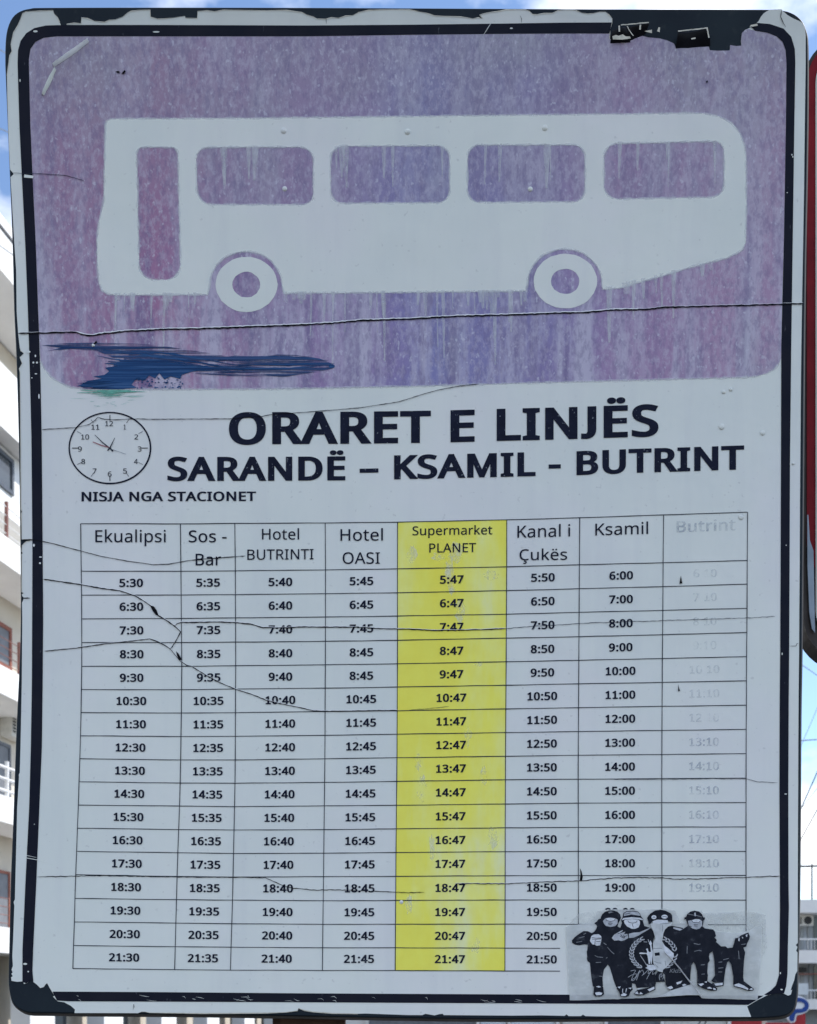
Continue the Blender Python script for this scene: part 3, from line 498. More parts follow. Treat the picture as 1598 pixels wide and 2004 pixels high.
# --- the printed film with its torn edge
FILM = [(14, 150), (19, 110), (24, 102), (21.5, 88), (27, 65), (35, 52), (40, 40), (45, 28), (51, 24.5), (80, 23), (104, 22), (107, 30), (113, 36), (117, 45), (120, 52),
        (131, 52), (131, 49), (145, 47), (159, 48), (160, 36), (172, 38), (185, 43), (205, 45.5), (214, 41), (226, 40), (240, 35), (250, 27), (257, 23.5), (275, 21.5), (294, 21.5), (294.5, 35), (308, 39), (322, 38.5), (340, 36.5),
        (362, 33), (363, 37), (386, 38), (387, 24), (405, 22.5), (420, 24.5), (436, 21.5), (520, 22.5), (560, 22), (590, 26), (600, 31), (613, 35), (620, 39), (637, 39.5), (648, 36), (662, 37.5), (676, 33), (690, 32), (702, 26), (720, 22),
        (760, 20.5), (800, 20.5), (822, 25), (836, 28), (850, 33), (876, 34), (900, 34.5), (925, 38.5), (936, 36), (944, 38.5), (938, 31), (952, 27), (975, 24), (990, 20.8), (1015, 20.5), (1028, 21), (1036, 24), (1041, 30), (1050, 30.5), (1064, 28), (1080, 28), (1092, 22), (1105, 20.5), (1125, 21.5), (1138, 27),
        (1150, 29), (1160, 28), (1172, 25), (1184, 25), (1191, 31), (1197, 38), (1197, 46), (1193, 60), (1192, 78), (1200, 83), (1222, 86), (1240, 78), (1256, 72), (1268, 75), (1290, 77), (1305, 81), (1318, 87), (1322, 96), (1345, 96), (1366, 94), (1386, 93),
        (1388, 100), (1404, 101), (1427, 100.5), (1428, 90), (1440, 92), (1450, 91), (1449, 80), (1451, 66), (1457, 60), (1468, 55), (1466, 53), (1478, 48), (1484, 42), (1488, 34), (1494, 27), (1505, 20.5), (1528, 19.5), (1531, 23), (1540, 31), (1552, 38), (1562, 42), (1570, 47), (1574, 55), (1575.5, 70),
        (1575.5, 125), (1573.7, 250), (1572.3, 375), (1570.5, 480), (1567, 680), (1565, 900), (1563.8, 1100), (1562.6, 1275), (1561.5, 1380), (1560.8, 1550), (1560.2, 1700), (1560, 1845), (1556, 1849), (1559.5, 1853), (1557, 1860), (1559.5, 1864), (1559, 1900),
        (1555, 1907), (1553, 1918), (1549, 1928), (1546, 1938), (1549, 1936.5), (1546.5, 1946), (1541, 1948), (1533, 1944), (1524, 1943), (1514, 1944), (1500, 1947.5), (1483, 1956), (1470, 1963.5), (1461, 1969), (1464, 1977), (1469, 1989.5),
        (1400, 1989.5), (1300, 1988.5), (1200, 1989), (1145, 1988), (1140, 1985), (1136, 1988), (1112, 1988), (1108, 1984.5), (1104, 1987.5), (1060, 1986.5), (1000, 1987), (868, 1986), (866, 1983.5), (860, 1984), (850, 1986.5), (832, 1983.5), (826, 1986), (800, 1986), (715, 1983), (700, 1983.5), (650, 1982.5), (612, 1979.5), (596, 1977), (584, 1972.5), (582, 1977.5), (560, 1980.5), (520, 1982), (400, 1982.8), (293, 1981.5), (284, 1979.5), (277, 1979.5), (270, 1982.3), (200, 1982), (146, 1982),
        (147, 1975), (139, 1968), (126, 1961), (113, 1959), (104, 1950), (107, 1948), (102, 1940.5), (97, 1932), (92.5, 1923.5), (89, 1926), (86, 1931), (79, 1933), (72, 1926), (64, 1920), (59, 1917), (53, 1923.5), (47, 1925), (46, 1920), (34, 1921), (23, 1919),
        (22, 1912), (25.5, 1910), (22.5, 1905), (25, 1903), (23, 1897), (25.5, 1890), (24.5, 1870), (26, 1840), (28.5, 1772), (27, 1765), (29.5, 1760), (31, 1700), (34, 1580), (37.5, 1520), (37, 1516), (39, 1512), (40.5, 1460), (43, 1335), (44, 1210), (43.5, 1180), (46, 1174), (47, 1170), (44, 1167), (43, 1164), (46.5, 1161), (43, 1159), (43, 1090), (42.5, 1085), (45, 1083), (42.8, 1080),
        (44, 1068), (48, 1064), (52, 1060.5), (60, 1059), (62, 1055.5), (52, 1056.5), (43, 1056), (42.5, 1005), (44, 1002), (42, 998), (41.5, 980), (40.7, 855), (39.6, 730), (38, 722), (44, 712), (42, 708), (39, 700), (44, 696), (47, 692), (41, 688), (39, 680), (38, 672), (36, 655), (35, 640), (33, 610), (32, 530), (28.5, 480), (21, 348), (27, 342), (24, 337), (20, 333), (16.5, 250), (15, 200)]
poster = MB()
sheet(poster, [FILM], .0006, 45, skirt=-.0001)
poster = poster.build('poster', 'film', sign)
# torn paper-white cut along the ragged top and bottom
em = MB()
for a, b, w in ((0, 14, 1.6), (14, 90, 1.5), (176, 188, 1.8)):
    ribbon(MB(), FILM[a:b], [w * random.uniform(.3, 1.3) for _ in FILM[a:b]], (.0010, .0008)).build('torn_edge_or_highlight', 'film_edge', poster)
ribbon(em, FILM[234:262], [random.uniform(.4, 1.8) for _ in FILM[234:262]], (.0010, .0008))
em.build('torn_edge_or_highlight', 'film_edge', poster)

# --- border band (three lengths left between the tears)
OL = [(44.5, 1921), (44.5, 1860), (50.7, 1720), (57.7, 1580), (61, 1460), (63, 1335), (63.5, 1210), (64, 1085), (63, 960), (62, 855), (59, 730), (55, 605), (50, 480), (43, 340), (38.7, 250), (35, 125), (36, 100), (41, 82), (52, 67), (68, 57), (90, 52), (125, 51), (300, 51), (600, 52), (800, 50.5), (1000, 48), (1100, 46.5), (1196.5, 46)]
IL = [(1192, 67.5), (1100, 67.5), (1000, 68), (800, 70), (600, 73), (300, 73), (112, 73), (86, 76), (70, 84), (60, 98), (57, 118), (57, 130), (60, 250), (64, 340), (70.5, 480), (75, 605), (79.5, 730), (82, 855), (83, 960), (84, 1085), (85, 1210), (84, 1335), (82.5, 1460), (77.5, 1580), (71.8, 1720), (65.4, 1860), (64, 1900), (66, 1921), (60, 1917.5), (52, 1924)]
OR_ = [(1468.5, 54), (1480, 47), (1505, 49), (1532, 58), (1547, 74), (1554, 98), (1555, 125), (1553, 250), (1551.3, 375), (1549.8, 480), (1547, 680), (1544.6, 900), (1543.8, 1100), (1543, 1275), (1542, 1380), (1541.3, 1550), (1541.6, 1720), (1542.4, 1776), (1540.5, 1850), (1539.7, 1905), (1537, 1930), (1533, 1943.5), (1515, 1944), (1500, 1947)]
IR_ = [(1494, 1946), (1507, 1938), (1517, 1928), (1523, 1908), (1524.3, 1850), (1525, 1776), (1524, 1550), (1524.5, 1380), (1525.5, 1275), (1526.3, 1100), (1527, 900), (1527.6, 680), (1532.6, 480), (1534.5, 375), (1536.6, 250), (1537.8, 125), (1536, 100), (1530, 84), (1518, 73), (1500, 66), (1476, 62)]
sheet(MB(), [OL + IL], .0010, 40).build('border_band', 'band', poster)
sheet(MB(), [OR_ + IR_], .0010, 40).build('border_band', 'band', poster)
sheet(MB(), [[(103, 1940), (300, 1941), (600, 1943.5), (1000, 1945.5), (1200, 1946.5), (1370, 1947.5), (1493, 1948), (1480, 1956), (1463, 1966), (1370, 1965), (1200, 1964), (1000, 1963), (600, 1961), (300, 1959.6), (135, 1959), (112, 1957.5)]], .0010, 40).build('border_band', 'band', poster)
sm = MB()   # scuffs that show white through the band
for x, y, w, l in ((56, 690, 9, 5), (70, 698, 3, 5), (66, 711, 4, 4), (73, 711, 4, 4), (71, 733, 5, 2.5), (63, 741, 3, 2), (77, 777, 3, 10), (55, 653, 9, 2), (67, 1068, 4, 6), (80, 1091, 6, 2.5), (79, 1103, 4, 4), (40, 160, 2, 6), (1548, 305, 2.5, 3), (1550, 309, 2, 4), (1539, 379, 2, 2),
                   (1537, 1068, 2.5, 2), (1536, 1554, 5, 2), (1525.5, 1904, 2.5, 4), (1528, 1936, 5, 3), (70, 64, 9, 4), (306, 65, 14, 3), (1000, 58, 6, 3), (52, 1657, 3, 4), (68, 1613, 2, 2), (56, 1901, 3, 3), (50, 1886, 8, 4), (1529, 1280, 2, 5)):
    sheet(MB(), [ellipse(x, y, w * .5, l * .5, 9)], .0013, None).build('scuff_mark', 'film', poster)
for q_, w_ in (([(48, 346.5), (66, 348.5)], [6, 5]), ([(53, 1679), (75, 1683), (104, 1691)], [1.2, 1, .3]), ([(53, 1674), (72, 1678)], [1, .5]), ([(945, 72), (955, 56), (960, 48)], [.6, 1.4, .8])): ribbon(MB(), q_, w_, .0013).build('scratch', 'film', poster)
for _ in range(26):
    x = random.uniform(150, 1090); y = 1951 + (x - 100) * .005 + random.uniform(-5, 6); a = random.uniform(3, 20)
    ribbon(MB(), [(x, y), (x + a * .6, y + random.uniform(-1, 4)), (x + a, y + random.uniform(1, 5))], [.2, random.uniform(.3, .9), .2], .0013).build('scratch', 'film', poster)

# --- purple field and the bus picture left white in it
PUR = [(57, 130), (57, 118), (60, 98), (70, 84), (86, 76), (112, 73), (300, 73), (600, 73), (800, 70), (1000, 68), (1100, 67.5), (1192, 67.5), (1192, 78), (1200, 83), (1222, 86), (1240, 78), (1256, 72), (1268, 75), (1290, 77), (1305, 81), (1318, 87), (1322, 96), (1345, 96), (1366, 94), (1386, 93), (1388, 100), (1404, 101), (1427, 100.5), (1428, 90), (1440, 92), (1450, 91), (1449, 80), (1451, 66), (1457, 60.5), (1463, 58), (1476, 62), (1500, 66), (1518, 73), (1530, 84), (1536, 100), (1537.8, 125),
       (1536.6, 250), (1534.5, 375), (1532.6, 480), (1530, 560), (1528, 660), (1527.8, 700), (1523, 713), (1513, 724), (1498, 732), (1480, 737), (1460, 739), (1400, 741), (1100, 748.5), (800, 757), (600, 761), (500, 762.5), (300, 763), (170, 763), (140, 759), (118, 750), (100, 738), (87, 722), (80, 708), (79.5, 700), (77, 650), (75, 605), (70.5, 480), (64, 340), (60, 250)]
sheet(MB(), [PUR], .0008, 40).build('purple_field', 'purple', poster)
def arcpts(cx, cy, rx, ry, a0, a1, n=24): return ellipse(cx, cy, rx, ry, n, a0, a1)
BODY = [(206, 262), (206.5, 246), (209, 238), (217, 234), (500, 233), (800, 229.5), (1000, 227), (1200, 225), (1340, 223), (1375, 223.5), (1405, 229), (1430, 242), (1447, 262), (1456, 286), (1459, 315), (1459.5, 400), (1458, 478), (1452, 490), (1440, 498), (1420, 507), (1360, 522), (1300, 540), (1240, 557), (1215, 565), (1178.5, 568)]
BODY += arcpts(1104.5, 556, 72.5, 67, 0, -180) + [(1028, 571), (1000, 571.5), (800, 573.5), (556, 575.5)]
BODY += arcpts(481, 560, 70.5, 66, 0, -180) + [(407, 578), (228, 579), (211, 577), (200, 570), (194, 556), (190.5, 520), (190, 470), (193, 440), (199, 412), (203, 395), (204.5, 330)]
WIN = [rrect([(268, 290), (348, 290), (354, 549), (273, 549)], [13, 13, 30, 30]),
       rrect([(384, 290), (613, 289.5), (613, 402), (386, 402)], [24, 26, 22, 30]), rrect([(647, 288), (879, 287), (879.5, 398), (647, 399.5)], 24), rrect([(914.5, 285.5), (1144, 285), (1144, 396.5), (914, 397.5)], 24), rrect([(1181, 283), (1415, 278), (1416, 387), (1181, 391.5)], [28, 20, 26, 28])]
def rough(r, a=.9): return [(x + random.uniform(-a, a), y + random.uniform(-a, a)) for x, y in dense(r + [r[0]], 7)[:-1]]
bus = sheet(MB(), [rough(BODY, .7)] + [rough(w, .8) for w in WIN], .0010, 40).build('bus_picture', 'film', poster)
for cx, cy, rx, ry, hx, hy in ((482.5, 558, 60.5, 54, 27, 25), (1105.5, 551.5, 62, 53.5, 28, 24.5)):
    sheet(MB(), [rough(ellipse(cx, cy, rx, ry, 40), .5), rough(ellipse(cx - .5, cy + .5, hx, hy, 26), .6)], .0010, 40).build('wheel_picture', 'film', poster)
for ring in [BODY] + WIN:
    d = dense(ring + [ring[0]], 6, .6); ribbon(MB(), d, [4.2 + 1.2 * math.sin(i * .9) + random.uniform(-.8, .8) for i in range(len(d))], .00105).build('faded_edge', 'fade', poster)
d = dense([p for p in PUR if p[1] > 702], 6, .6); ribbon(MB(), d, [random.uniform(2, 6) for _ in d], .00105).build('faded_edge', 'fade', poster)
rd = random.Random(11)
def interp_y(x): return 567 - (x - 1182) * .245
for k in range(70):
    x = rd.uniform(215, 1400); y0 = 578 - (x - 215) * .008
    if 405 < x < 556 or 1028 < x < 1182: continue
    if x > 1182: y0 = interp_y(x)
    ln = rd.choice((18, 30, 45, 80, 120)) * rd.uniform(.6, 1.2); pts = dense([(x, y0 - 3), (x + rd.uniform(-2, 2), y0 + ln)], 8, .5)
    n_ = len(pts); w = rd.uniform(3, 13); ribbon(MB(), pts, [w * (1 - .7 * i / n_) for i in range(n_)], .00103 + k * 1e-6).build('pale_drip', 'fade', poster)
for k in range(20):
    q = rd.choice(WIN[1:]); xs = [p[0] for p in q]; ys = [p[1] for p in q]; x = rd.uniform(min(xs) + 8, max(xs) - 8); y0 = min(ys) + 1; ln = (max(ys) - y0) * rd.uniform(.25, .8)
    pts = dense([(x, y0), (x + rd.uniform(-2, 2), y0 + ln)], 8, .5); n_ = len(pts); w = rd.uniform(4, 14); ribbon(MB(), pts, [w * (1 - .8 * i / n_) for i in range(n_)], .00103 + k * 1e-6).build('pale_drip', 'fade', poster)
# rivet heads and blisters pushing up under the film
def dome(x, y, r, hgt, mat='film', name='rivet_bump'):
    v, f = [], []
    for i in range(5):
        a = i / 4 * math.pi / 2
        for k in range(14):
            b = 2 * math.pi * k / 14; v.append(P(x + r * math.cos(a) * math.cos(b), y + r * math.cos(a) * math.sin(b), .0009 + hgt * math.sin(a)))
    for i in range(4):
        for k in range(14): f.append((i * 14 + k, (i + 1) * 14 + k, (i + 1) * 14 + (k + 1) % 14, i * 14 + (k + 1) % 14))
    m = MB().add(v, f); m.smooth = True; return m.build(name, mat, poster)
for x, y in ((555, 258), (797, 260), (1065.5, 252.5)): dome(x, y, 6, .0015)
for x, y in ((557, 371), (1037, 371.5)): dome(x, y, 5, .0013)
for x, y, r in ((1411, 836, 6), (1491, 848, 5), (1415, 768, 4), (1429, 763, 4), (1449, 1013, 5), (785, 1765, 4), (1551, 908, 3), (183, 677, 3.5)): dome(x, y, r, .0010, name='film_blister')

# --- cracks across the film: a dark gap and a flat white line painted as the torn edge's highlight
CR = [([(36, 653.5), (80, 654), (130, 652), (150, 652), (160, 656), (178, 659), (195, 656), (250, 650), (320, 646.5), (400, 645), (500, 641), (600, 637), (650, 634.5), (700, 629.5), (800, 626), (900, 620.5), (1000, 618), (1100, 614.5), (1140, 613.5), (1200, 608.5), (1260, 607.5), (1300, 603.5), (1400, 601), (1500, 598.5), (1570, 596)], 3.0, .6, True),
      ([(82, 842), (120, 840), (150, 838), (175, 832), (187, 824), (192, 818), (205, 822), (225, 823), (270, 821), (290, 822), (450, 821), (515, 816), (530, 813), (600, 808), (700, 800), (780, 788), (820, 775), (860, 764), (900, 757), (935, 753)], 1.3, .25, False),
      ([(42, 1058), (60, 1057), (82, 1060), (105, 1065), (150, 1077), (200, 1090), (250, 1099), (300, 1106), (330, 1105), (370, 1098), (400, 1095), (440, 1092), (480, 1089)], 1.6, .2, False),
      ([(85, 1134), (160, 1145), (200, 1152.5), (235, 1157), (265, 1167), (285, 1179), (300, 1190), (310, 1205), (325, 1214), (342, 1226), (354, 1237.5), (346, 1252), (338, 1266), (333, 1271)], 2.2, .3, True),
      ([(342, 1226), (347, 1221), (355, 1219), (430, 1218), (460, 1219), (490, 1222), (515, 1229), (560, 1229.5), (590, 1227.5), (640, 1228), (700, 1228), (740, 1231), (777, 1231.5), (800, 1232), (850, 1234.5), (905, 1234), (940, 1233), (990, 1231)], 2.1, .35, True),
      ([(990, 1231), (1030, 1227), (1100, 1223), (1150, 1220), (1240, 1217), (1300, 1215), (1370, 1213), (1460, 1210), (1515, 1207)], 1.1, .5, False),
      ([(87, 1275), (150, 1269), (200, 1261.5), (250, 1256), (293, 1251), (310, 1257), (322, 1263), (334, 1271), (342, 1281), (352, 1293), (366, 1303), (375, 1304.5), (400, 1320), (430, 1336), (460, 1349), (495, 1360), (520, 1370.5), (560, 1380), (590, 1386), (614, 1391.5), (640, 1392.5), (777, 1390.5)], 1.8, .3, True),
      ([(800, 1390), (840, 1387), (878, 1383)], .8, .4, False),
      ([(74, 1716), (150, 1714.5), (200, 1713.5), (330, 1716), (450, 1716.5), (519, 1717.5), (540, 1727), (560, 1735), (575, 1738), (620, 1742), (635, 1741), (680, 1742), (735, 1744.5), (800, 1747), (830, 1746)], 1.5, .6, False),
      ([(890, 1729), (990, 1729.5), (1050, 1726.5), (1135, 1723.5), (1200, 1718), (1240, 1717), (1295, 1718), (1320, 1720), (1360, 1720), (1420, 1718), (1460, 1717), (1525, 1714)], 1.7, .6, True),
      ([(1200, 1525.5), (1297, 1526), (1380, 1524), (1460, 1525), (1480, 1530), (1520, 1532)], .9, .4, False),
      ([(20, 341), (64, 342), (90, 343), (130, 346), (165, 356)], 1.2, .4, False), ([(43, 1172), (60, 1171.5)], 2.0, .6, False), ([(1543, 1265), (1556, 1265), (1558, 1260), (1561, 1260)], 1.2, .2, False), ([(1017, 33), (1020, 40), (1019.5, 48)], 2.0, .3, False), ([(638, 38), (638.5, 50)], 1.2, .2, False), ([(1528, 22), (1526, 36), (1531, 48), (1536, 56)], 2.2, .3, False),
      ([(264, 1971.5), (262, 1965), (261, 1976)], 1.6, .2, False)]
for pts, w, j, highlit in CR:
    d = dense(pts, 5, j); ws = [w * random.uniform(.55, 1.15) for _ in d]; ws[0] = ws[-1] = .3
    cr = ribbon(MB(), d, ws, .0016).build('crack', 'black' if w > 1.25 else 'ink_grey', poster)
    if highlit:
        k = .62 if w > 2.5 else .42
        ribbon(MB(), [(x, y - w * .5 - w * k * .45) for x, y in d], [w * k * random.uniform(.5, 1.15) * (1 if 150 < p[0] < 1250 else .3) for p in d], .0015).build('torn_edge_or_highlight', 'edge_highlight', poster)
# small holes and nicks
for r in ([(294, 1186), (301, 1187), (307, 1195), (311, 1206), (305, 1204), (299, 1196)], [(345, 1275), (350, 1280), (356, 1291), (352, 1294), (347, 1285)], [(1134, 1699), (1137, 1705), (1139.5, 1716), (1138, 1723.5), (1133.5, 1722.5), (1135, 1712)], [(1331, 1127), (1334, 1143), (1328.5, 1143)], [(1325.5, 1339), (1327.5, 1347), (1329.5, 1352), (1326, 1354)],
          [(180, 677), (185, 673), (189, 668), (191, 672), (186, 676), (184, 681)], [(226, 143), (232, 141.5), (236, 144), (232, 146)], [(238, 147), (244, 140), (247, 142), (243, 148)], [(1380, 162), (1383, 160), (1384, 164), (1381, 165)]):
    sheet(MB(), [r], .0016, None).build('nick', 'black', poster)

# --- torn flaps curling off the top tear
def flap(quad, lift, mat='flap', name='torn_flap', nx=10, ny=8, curl=1.0, seed=0):
    rn = random.Random(seed); v, f = [], []
    for j in range(ny + 1):
        b = j / ny
        for i in range(nx + 1):
            a = i / nx
            x = (quad[0][0] * (1 - a) + quad[1][0] * a) * (1 - b) + (quad[3][0] * (1 - a) + quad[2][0] * a) * b
            y = (quad[0][1] * (1 - a) + quad[1][1] * a) * (1 - b) + (quad[3][1] * (1 - a) + quad[2][1] * a) * b
            h = .0008 + lift * math.sin(min(1, (1 - b) * curl) * math.pi * .5) * (.8 + .2 * math.cos(a * 5 + seed)) + rn.uniform(-.0001, .0001)
            v.append(P(x, y, h))
    for j in range(ny):
        for i in range(nx):
            q = j * (nx + 1) + i; f.append((q, q + 1, q + nx + 2, q + nx + 1))
    b0 = len(v); v += [(x, y + .0004, z) for x, y, z in v]; f += [tuple(b0 + k for k in q[::-1]) for q in f]
    edge = [i for i in range(nx + 1)]
    f += [(i + 1, i, b0 + i, b0 + i + 1) for i in range(nx)]
    m = MB().add(v, f); m.smooth = True; return m.build(name, mat, poster)
flap([(1323, 73), (1382, 66), (1389, 91), (1321, 97)], .006, seed=1)
flap([(1209, 61), (1268, 56), (1262, 68), (1228, 84)], .005, seed=2)
flap([(1196, 66), (1222, 61), (1233, 85), (1193, 87)], .0045, seed=3)
for pts, w in (([(1323, 65), (1340, 63), (1360, 61), (1381, 58.5)], 2.2), ([(1379, 59), (1381, 66), (1383, 78)], 2.6), ([(1212, 53), (1240, 50.5), (1266, 48)], 2.0), ([(1208.5, 54), (1209, 66)], 3.0), ([(1224, 55), (1230, 66), (1236, 74)], 1.6), ([(1250, 52), (1249, 62)], 3.0)):
    ribbon(MB(), dense([(x, y + 8) for x, y in pts], 4, .4), w, .0071).build('flap_edge', 'film_edge', poster)
for r in ([(1196, 80), (1203, 77), (1208, 79), (1216, 76), (1222, 80), (1230, 80), (1232, 84), (1215, 86.5), (1197, 86)], [(1348, 87), (1357, 85), (1357, 88), (1349, 89)], [(1283, 70), (1286, 62), (1289, 63), (1288, 72)], [(1258, 70), (1273, 67), (1273, 74)], [(1466, 53), (1480, 50), (1481, 54), (1470, 56)]):
    sheet(MB(), [r], (.0052 if r[0][0] < 1300 else .0071) if r[0][1] < 90 and r[0][0] < 1400 else .0020, None).build('torn_scrap', 'film_edge', poster)
# lifted fold (old tape) in the top left corner
def fold(pts, w, hgt, mat):
    m = MB(); d = dense(pts, 4, .5); n_ = len(d); L1, R1 = ribbon_poly(d, [w * (.55 + .45 * math.sin(math.pi * (i + .5) / n_)) for i in range(n_)])
    m.add([P(*p, .0010) for p in L1] + [P(*p, .0010 + hgt) for p in d] + [P(*p, .0010) for p in R1], [(i, n_ + i, n_ + i + 1, i + 1) for i in range(n_ - 1)] + [(n_ + i, 2 * n_ + i, 2 * n_ + i + 1, n_ + i + 1) for i in range(n_ - 1)])
    m.smooth = True; return m.build('film_fold', mat, poster)
fold([(105, 131), (118, 121), (135, 109), (152, 97), (173, 82)], 10, .0035, 'tape'); fold([(84, 188), (92, 170), (100, 153), (108, 137)], 9, .0026, 'film')

# --- paint smears
bp = MB()
body = [(155, 756), (172, 747), (200, 742), (183, 738), (205, 735), (214, 728), (206, 721), (225, 718), (300, 714), (340, 712), (380, 716), (420, 722), (400, 726), (375, 729), (356, 735), (353, 743), (335, 738), (322, 744), (312, 732), (304, 742), (292, 736), (284, 746), (266, 744), (258, 754), (268, 760), (240, 763), (200, 763), (178, 762), (188, 757), (160, 759)]
sheet(bp, [body], .0013, None)
sheet(MB(), [[(80, 677), (130, 673), (180, 672), (270, 674), (330, 680), (390, 689), (440, 698), (490, 706), (486, 722), (455, 733), (400, 728), (330, 720), (225, 718), (235, 708), (215, 698), (190, 688), (140, 684), (90, 689), (120, 682)]], .00125, 30).build('paint_smear', 'drybrush', poster, 'dry brushed blue streaks')
sheet(MB(), [[(430, 704), (460, 697), (500, 700), (540, 695), (580, 696), (625, 703), (645, 711), (656, 720), (640, 725), (600, 732), (555, 739), (530, 737), (500, 731), (450, 736), (380, 733), (400, 722)]], .00128, 30).build('paint_smear', 'drybrush', poster, 'dry brushed blue streaks')
rb = random.Random(5)
def stroke(x0, x1, yf, w, h=.0013):
    n_ = max(5, int((x1 - x0) / 9)); pts = [(x0 + (x1 - x0) * i / n_, yf(x0 + (x1 - x0) * i / n_) + rb.uniform(-.5, .5)) for i in range(n_ + 1)]
    ribbon(bp, pts, [w * (.25 + .75 * math.sin(math.pi * min(1, max(.05, (i + .3) / n_)))) * rb.uniform(.6, 1.2) for i in range(n_ + 1)], h)
top = [(80, 676), (180, 675), (270, 676), (330, 681), (390, 690), (440, 699), (480, 706)]
mid = [(80, 690), (180, 682), (250, 690), (330, 697), (400, 703), (460, 712), (500, 716)]
for k in range(14):
    a = rb.random(); x0 = rb.uniform(75, 260) if a < .5 else rb.uniform(190, 300); x1 = x0 + rb.uniform(90, 260)
    x1 = min(x1, 480); off = a * 34
    stroke(x0, x1, lambda x, o=off: interp(top, x) + o * min(1, max(.12, (x - 60) / 190)), rb.uniform(.8, 3.2), .0013 + k * 2e-6)
for k in range(8): stroke(rb.uniform(205, 250), rb.uniform(340, 420), lambda x, o=rb.uniform(2, 14): 705 + o + (x - 205) * .055, rb.uniform(2, 5), .0014 + k * 2e-6)
for k in range(12):
    y = rb.uniform(699, 724); x0 = rb.uniform(440, 560); x1 = min(655, x0 + rb.uniform(60, 180)); 
    stroke(x0, x1, lambda x, o=y: o + (711 - o) * max(0, (x - 560) / 130), rb.uniform(.7, 3.0), .0013 + k * 2e-6)
for k in range(16):
    y = rb.uniform(716, 737); x0 = rb.uniform(360, 470); stroke(x0, x0 + rb.uniform(40, 110), lambda x, o=y: o, rb.uniform(.5, 1.4), .0015 + k * 2e-6)
for k in range(60):
    x, y = rb.uniform(265, 358), rb.uniform(738, 762); sheet(bp, [ellipse(x, y, rb.uniform(.8, 2.6), rb.uniform(.6, 2.0), 6)], .0016, None)
for k in range(9): stroke(rb.uniform(150, 165), rb.uniform(200, 240), lambda x, o=rb.uniform(744, 760): o + (200 - x) * .08, rb.uniform(.8, 2.0), .0017)
sheet(bp, [ellipse(649, 718, 6, 4, 10)], .0014, None)
bp.build('paint_smear', 'bluepaint', poster, 'dark blue brushed paint smear')
bp = MB()
for k in range(60):
    x0 = rb.gauss(205, 22); y = 765 + abs(rb.gauss(0, 7)); stroke(x0, x0 + rb.uniform(10, 45), lambda x, o=y: o + rb.uniform(-.5, .5), rb.uniform(.5, 2.4) * max(.3, 1 - (y - 765) / 20), .0012 + k * 2e-6)
for k in range(14):
    x0 = rb.uniform(170, 250); y = rb.uniform(782, 797); stroke(x0, x0 + rb.uniform(5, 16), lambda x, o=y: o, rb.uniform(.3, .8))
bp.build('paint_smear', 'greenpaint', poster, 'pale green paint smear')

# --- headings
ws = []; text(MB(), 'ORARET E LINJËS', 448, 1287.5, [(448, 871.5), (530, 870.2), (700, 869.2), (820, 867.8), (905, 866), (985, 863.6), (1110, 860.6), (1180, 858), (1288, 854.8)], 62.6, .0011, 62, 36, 14, words=ws)
for w_ in ws:
    if w_.v: w_.build('heading_lettering', 'ink', poster)
ws = []; text(MB(), 'SARANDË – KSAMIL - BUTRINT', 327.8, 1455, [(328, 942), (430, 942), (560, 941.6), (670, 940.8), (780, 938.8), (940, 935.2), (1040, 932.6), (1130, 930.8), (1240, 926.2), (1335, 923.4), (1455, 919.4)], 46.8, .0011, 62, 36, 14, words=ws)
for w_ in ws:
    if w_.v: w_.build('route_lettering', 'ink', poster)
ws = []; text(MB(), 'NISJA NGA STACIONET', 160, 501, [(160, 982), (501, 981.2)], 18.4, .0011, 50, 28, 6, words=ws)
for w_ in ws:
    if w_.v: w_.build('subheading_lettering', 'ink', poster)

# --- clock picture
ck = sheet(MB(), [ellipse(215.5, 877.8, 81, 70.8, 72), ellipse(215.3, 877.6, 78, 68, 72)], .0011, None).build('clock_picture', 'ink', poster)
nm = MB()
for s, x, y in (('12', 214, 830), ('1', 244.5, 836.5), ('2', 267, 856), ('3', 273.5, 879.5), ('4', 266.3, 904), ('5', 245, 922.5), ('6', 215, 928.5), ('7', 185.5, 922.5), ('8', 163.3, 904), ('9', 156.8, 879.5), ('10', 167, 856), ('11', 187, 836.8)):
    w = 7.5 if len(s) == 1 else 15.5
    if s == '1': w = 4.5
    text(nm, s, x - w / 2, x + w / 2, y + 5, 9.8, .0011, 12, 8)
for a in range(12):
    big = a % 3 == 0; c_, s_ = math.cos(R(a * 30)), math.sin(R(a * 30)); r0 = .82 if big else .86
    ribbon(nm, [(215.5 + 75 * r0 * c_, 877.8 + 65.5 * r0 * s_), (215.5 + 74 * c_, 877.8 + 64.5 * s_)], 1.5 if big else .8, .0011)
nm.build('numeral', 'ink_grey', poster)
hd = MB(); ribbon(hd, [(222, 883), (214, 877.5), (200, 866), (186, 852)], [2.2, 2.4, 1.8, .8], .0013); ribbon(hd, [(211, 883), (216, 877), (225, 858)], [2.4, 2.4, .8], .0013); ribbon(hd, [(216, 878), (221, 885)], 2.0, .0013); hd.build('clock_hand', 'ink_grey', poster)
hd = MB(); ribbon(hd, [(214, 877), (200, 873), (182, 866)], [1.2, 1.8, 1.4], .0014); hd.build('clock_hand', 'red_ink', poster, 'dark red clock hand')
hd = MB(); ribbon(hd, [(218, 880), (247, 890)], [1.0, .5], .0013); hd.build('clock_hand', 'ink_light', poster, 'thin pale clock hand')

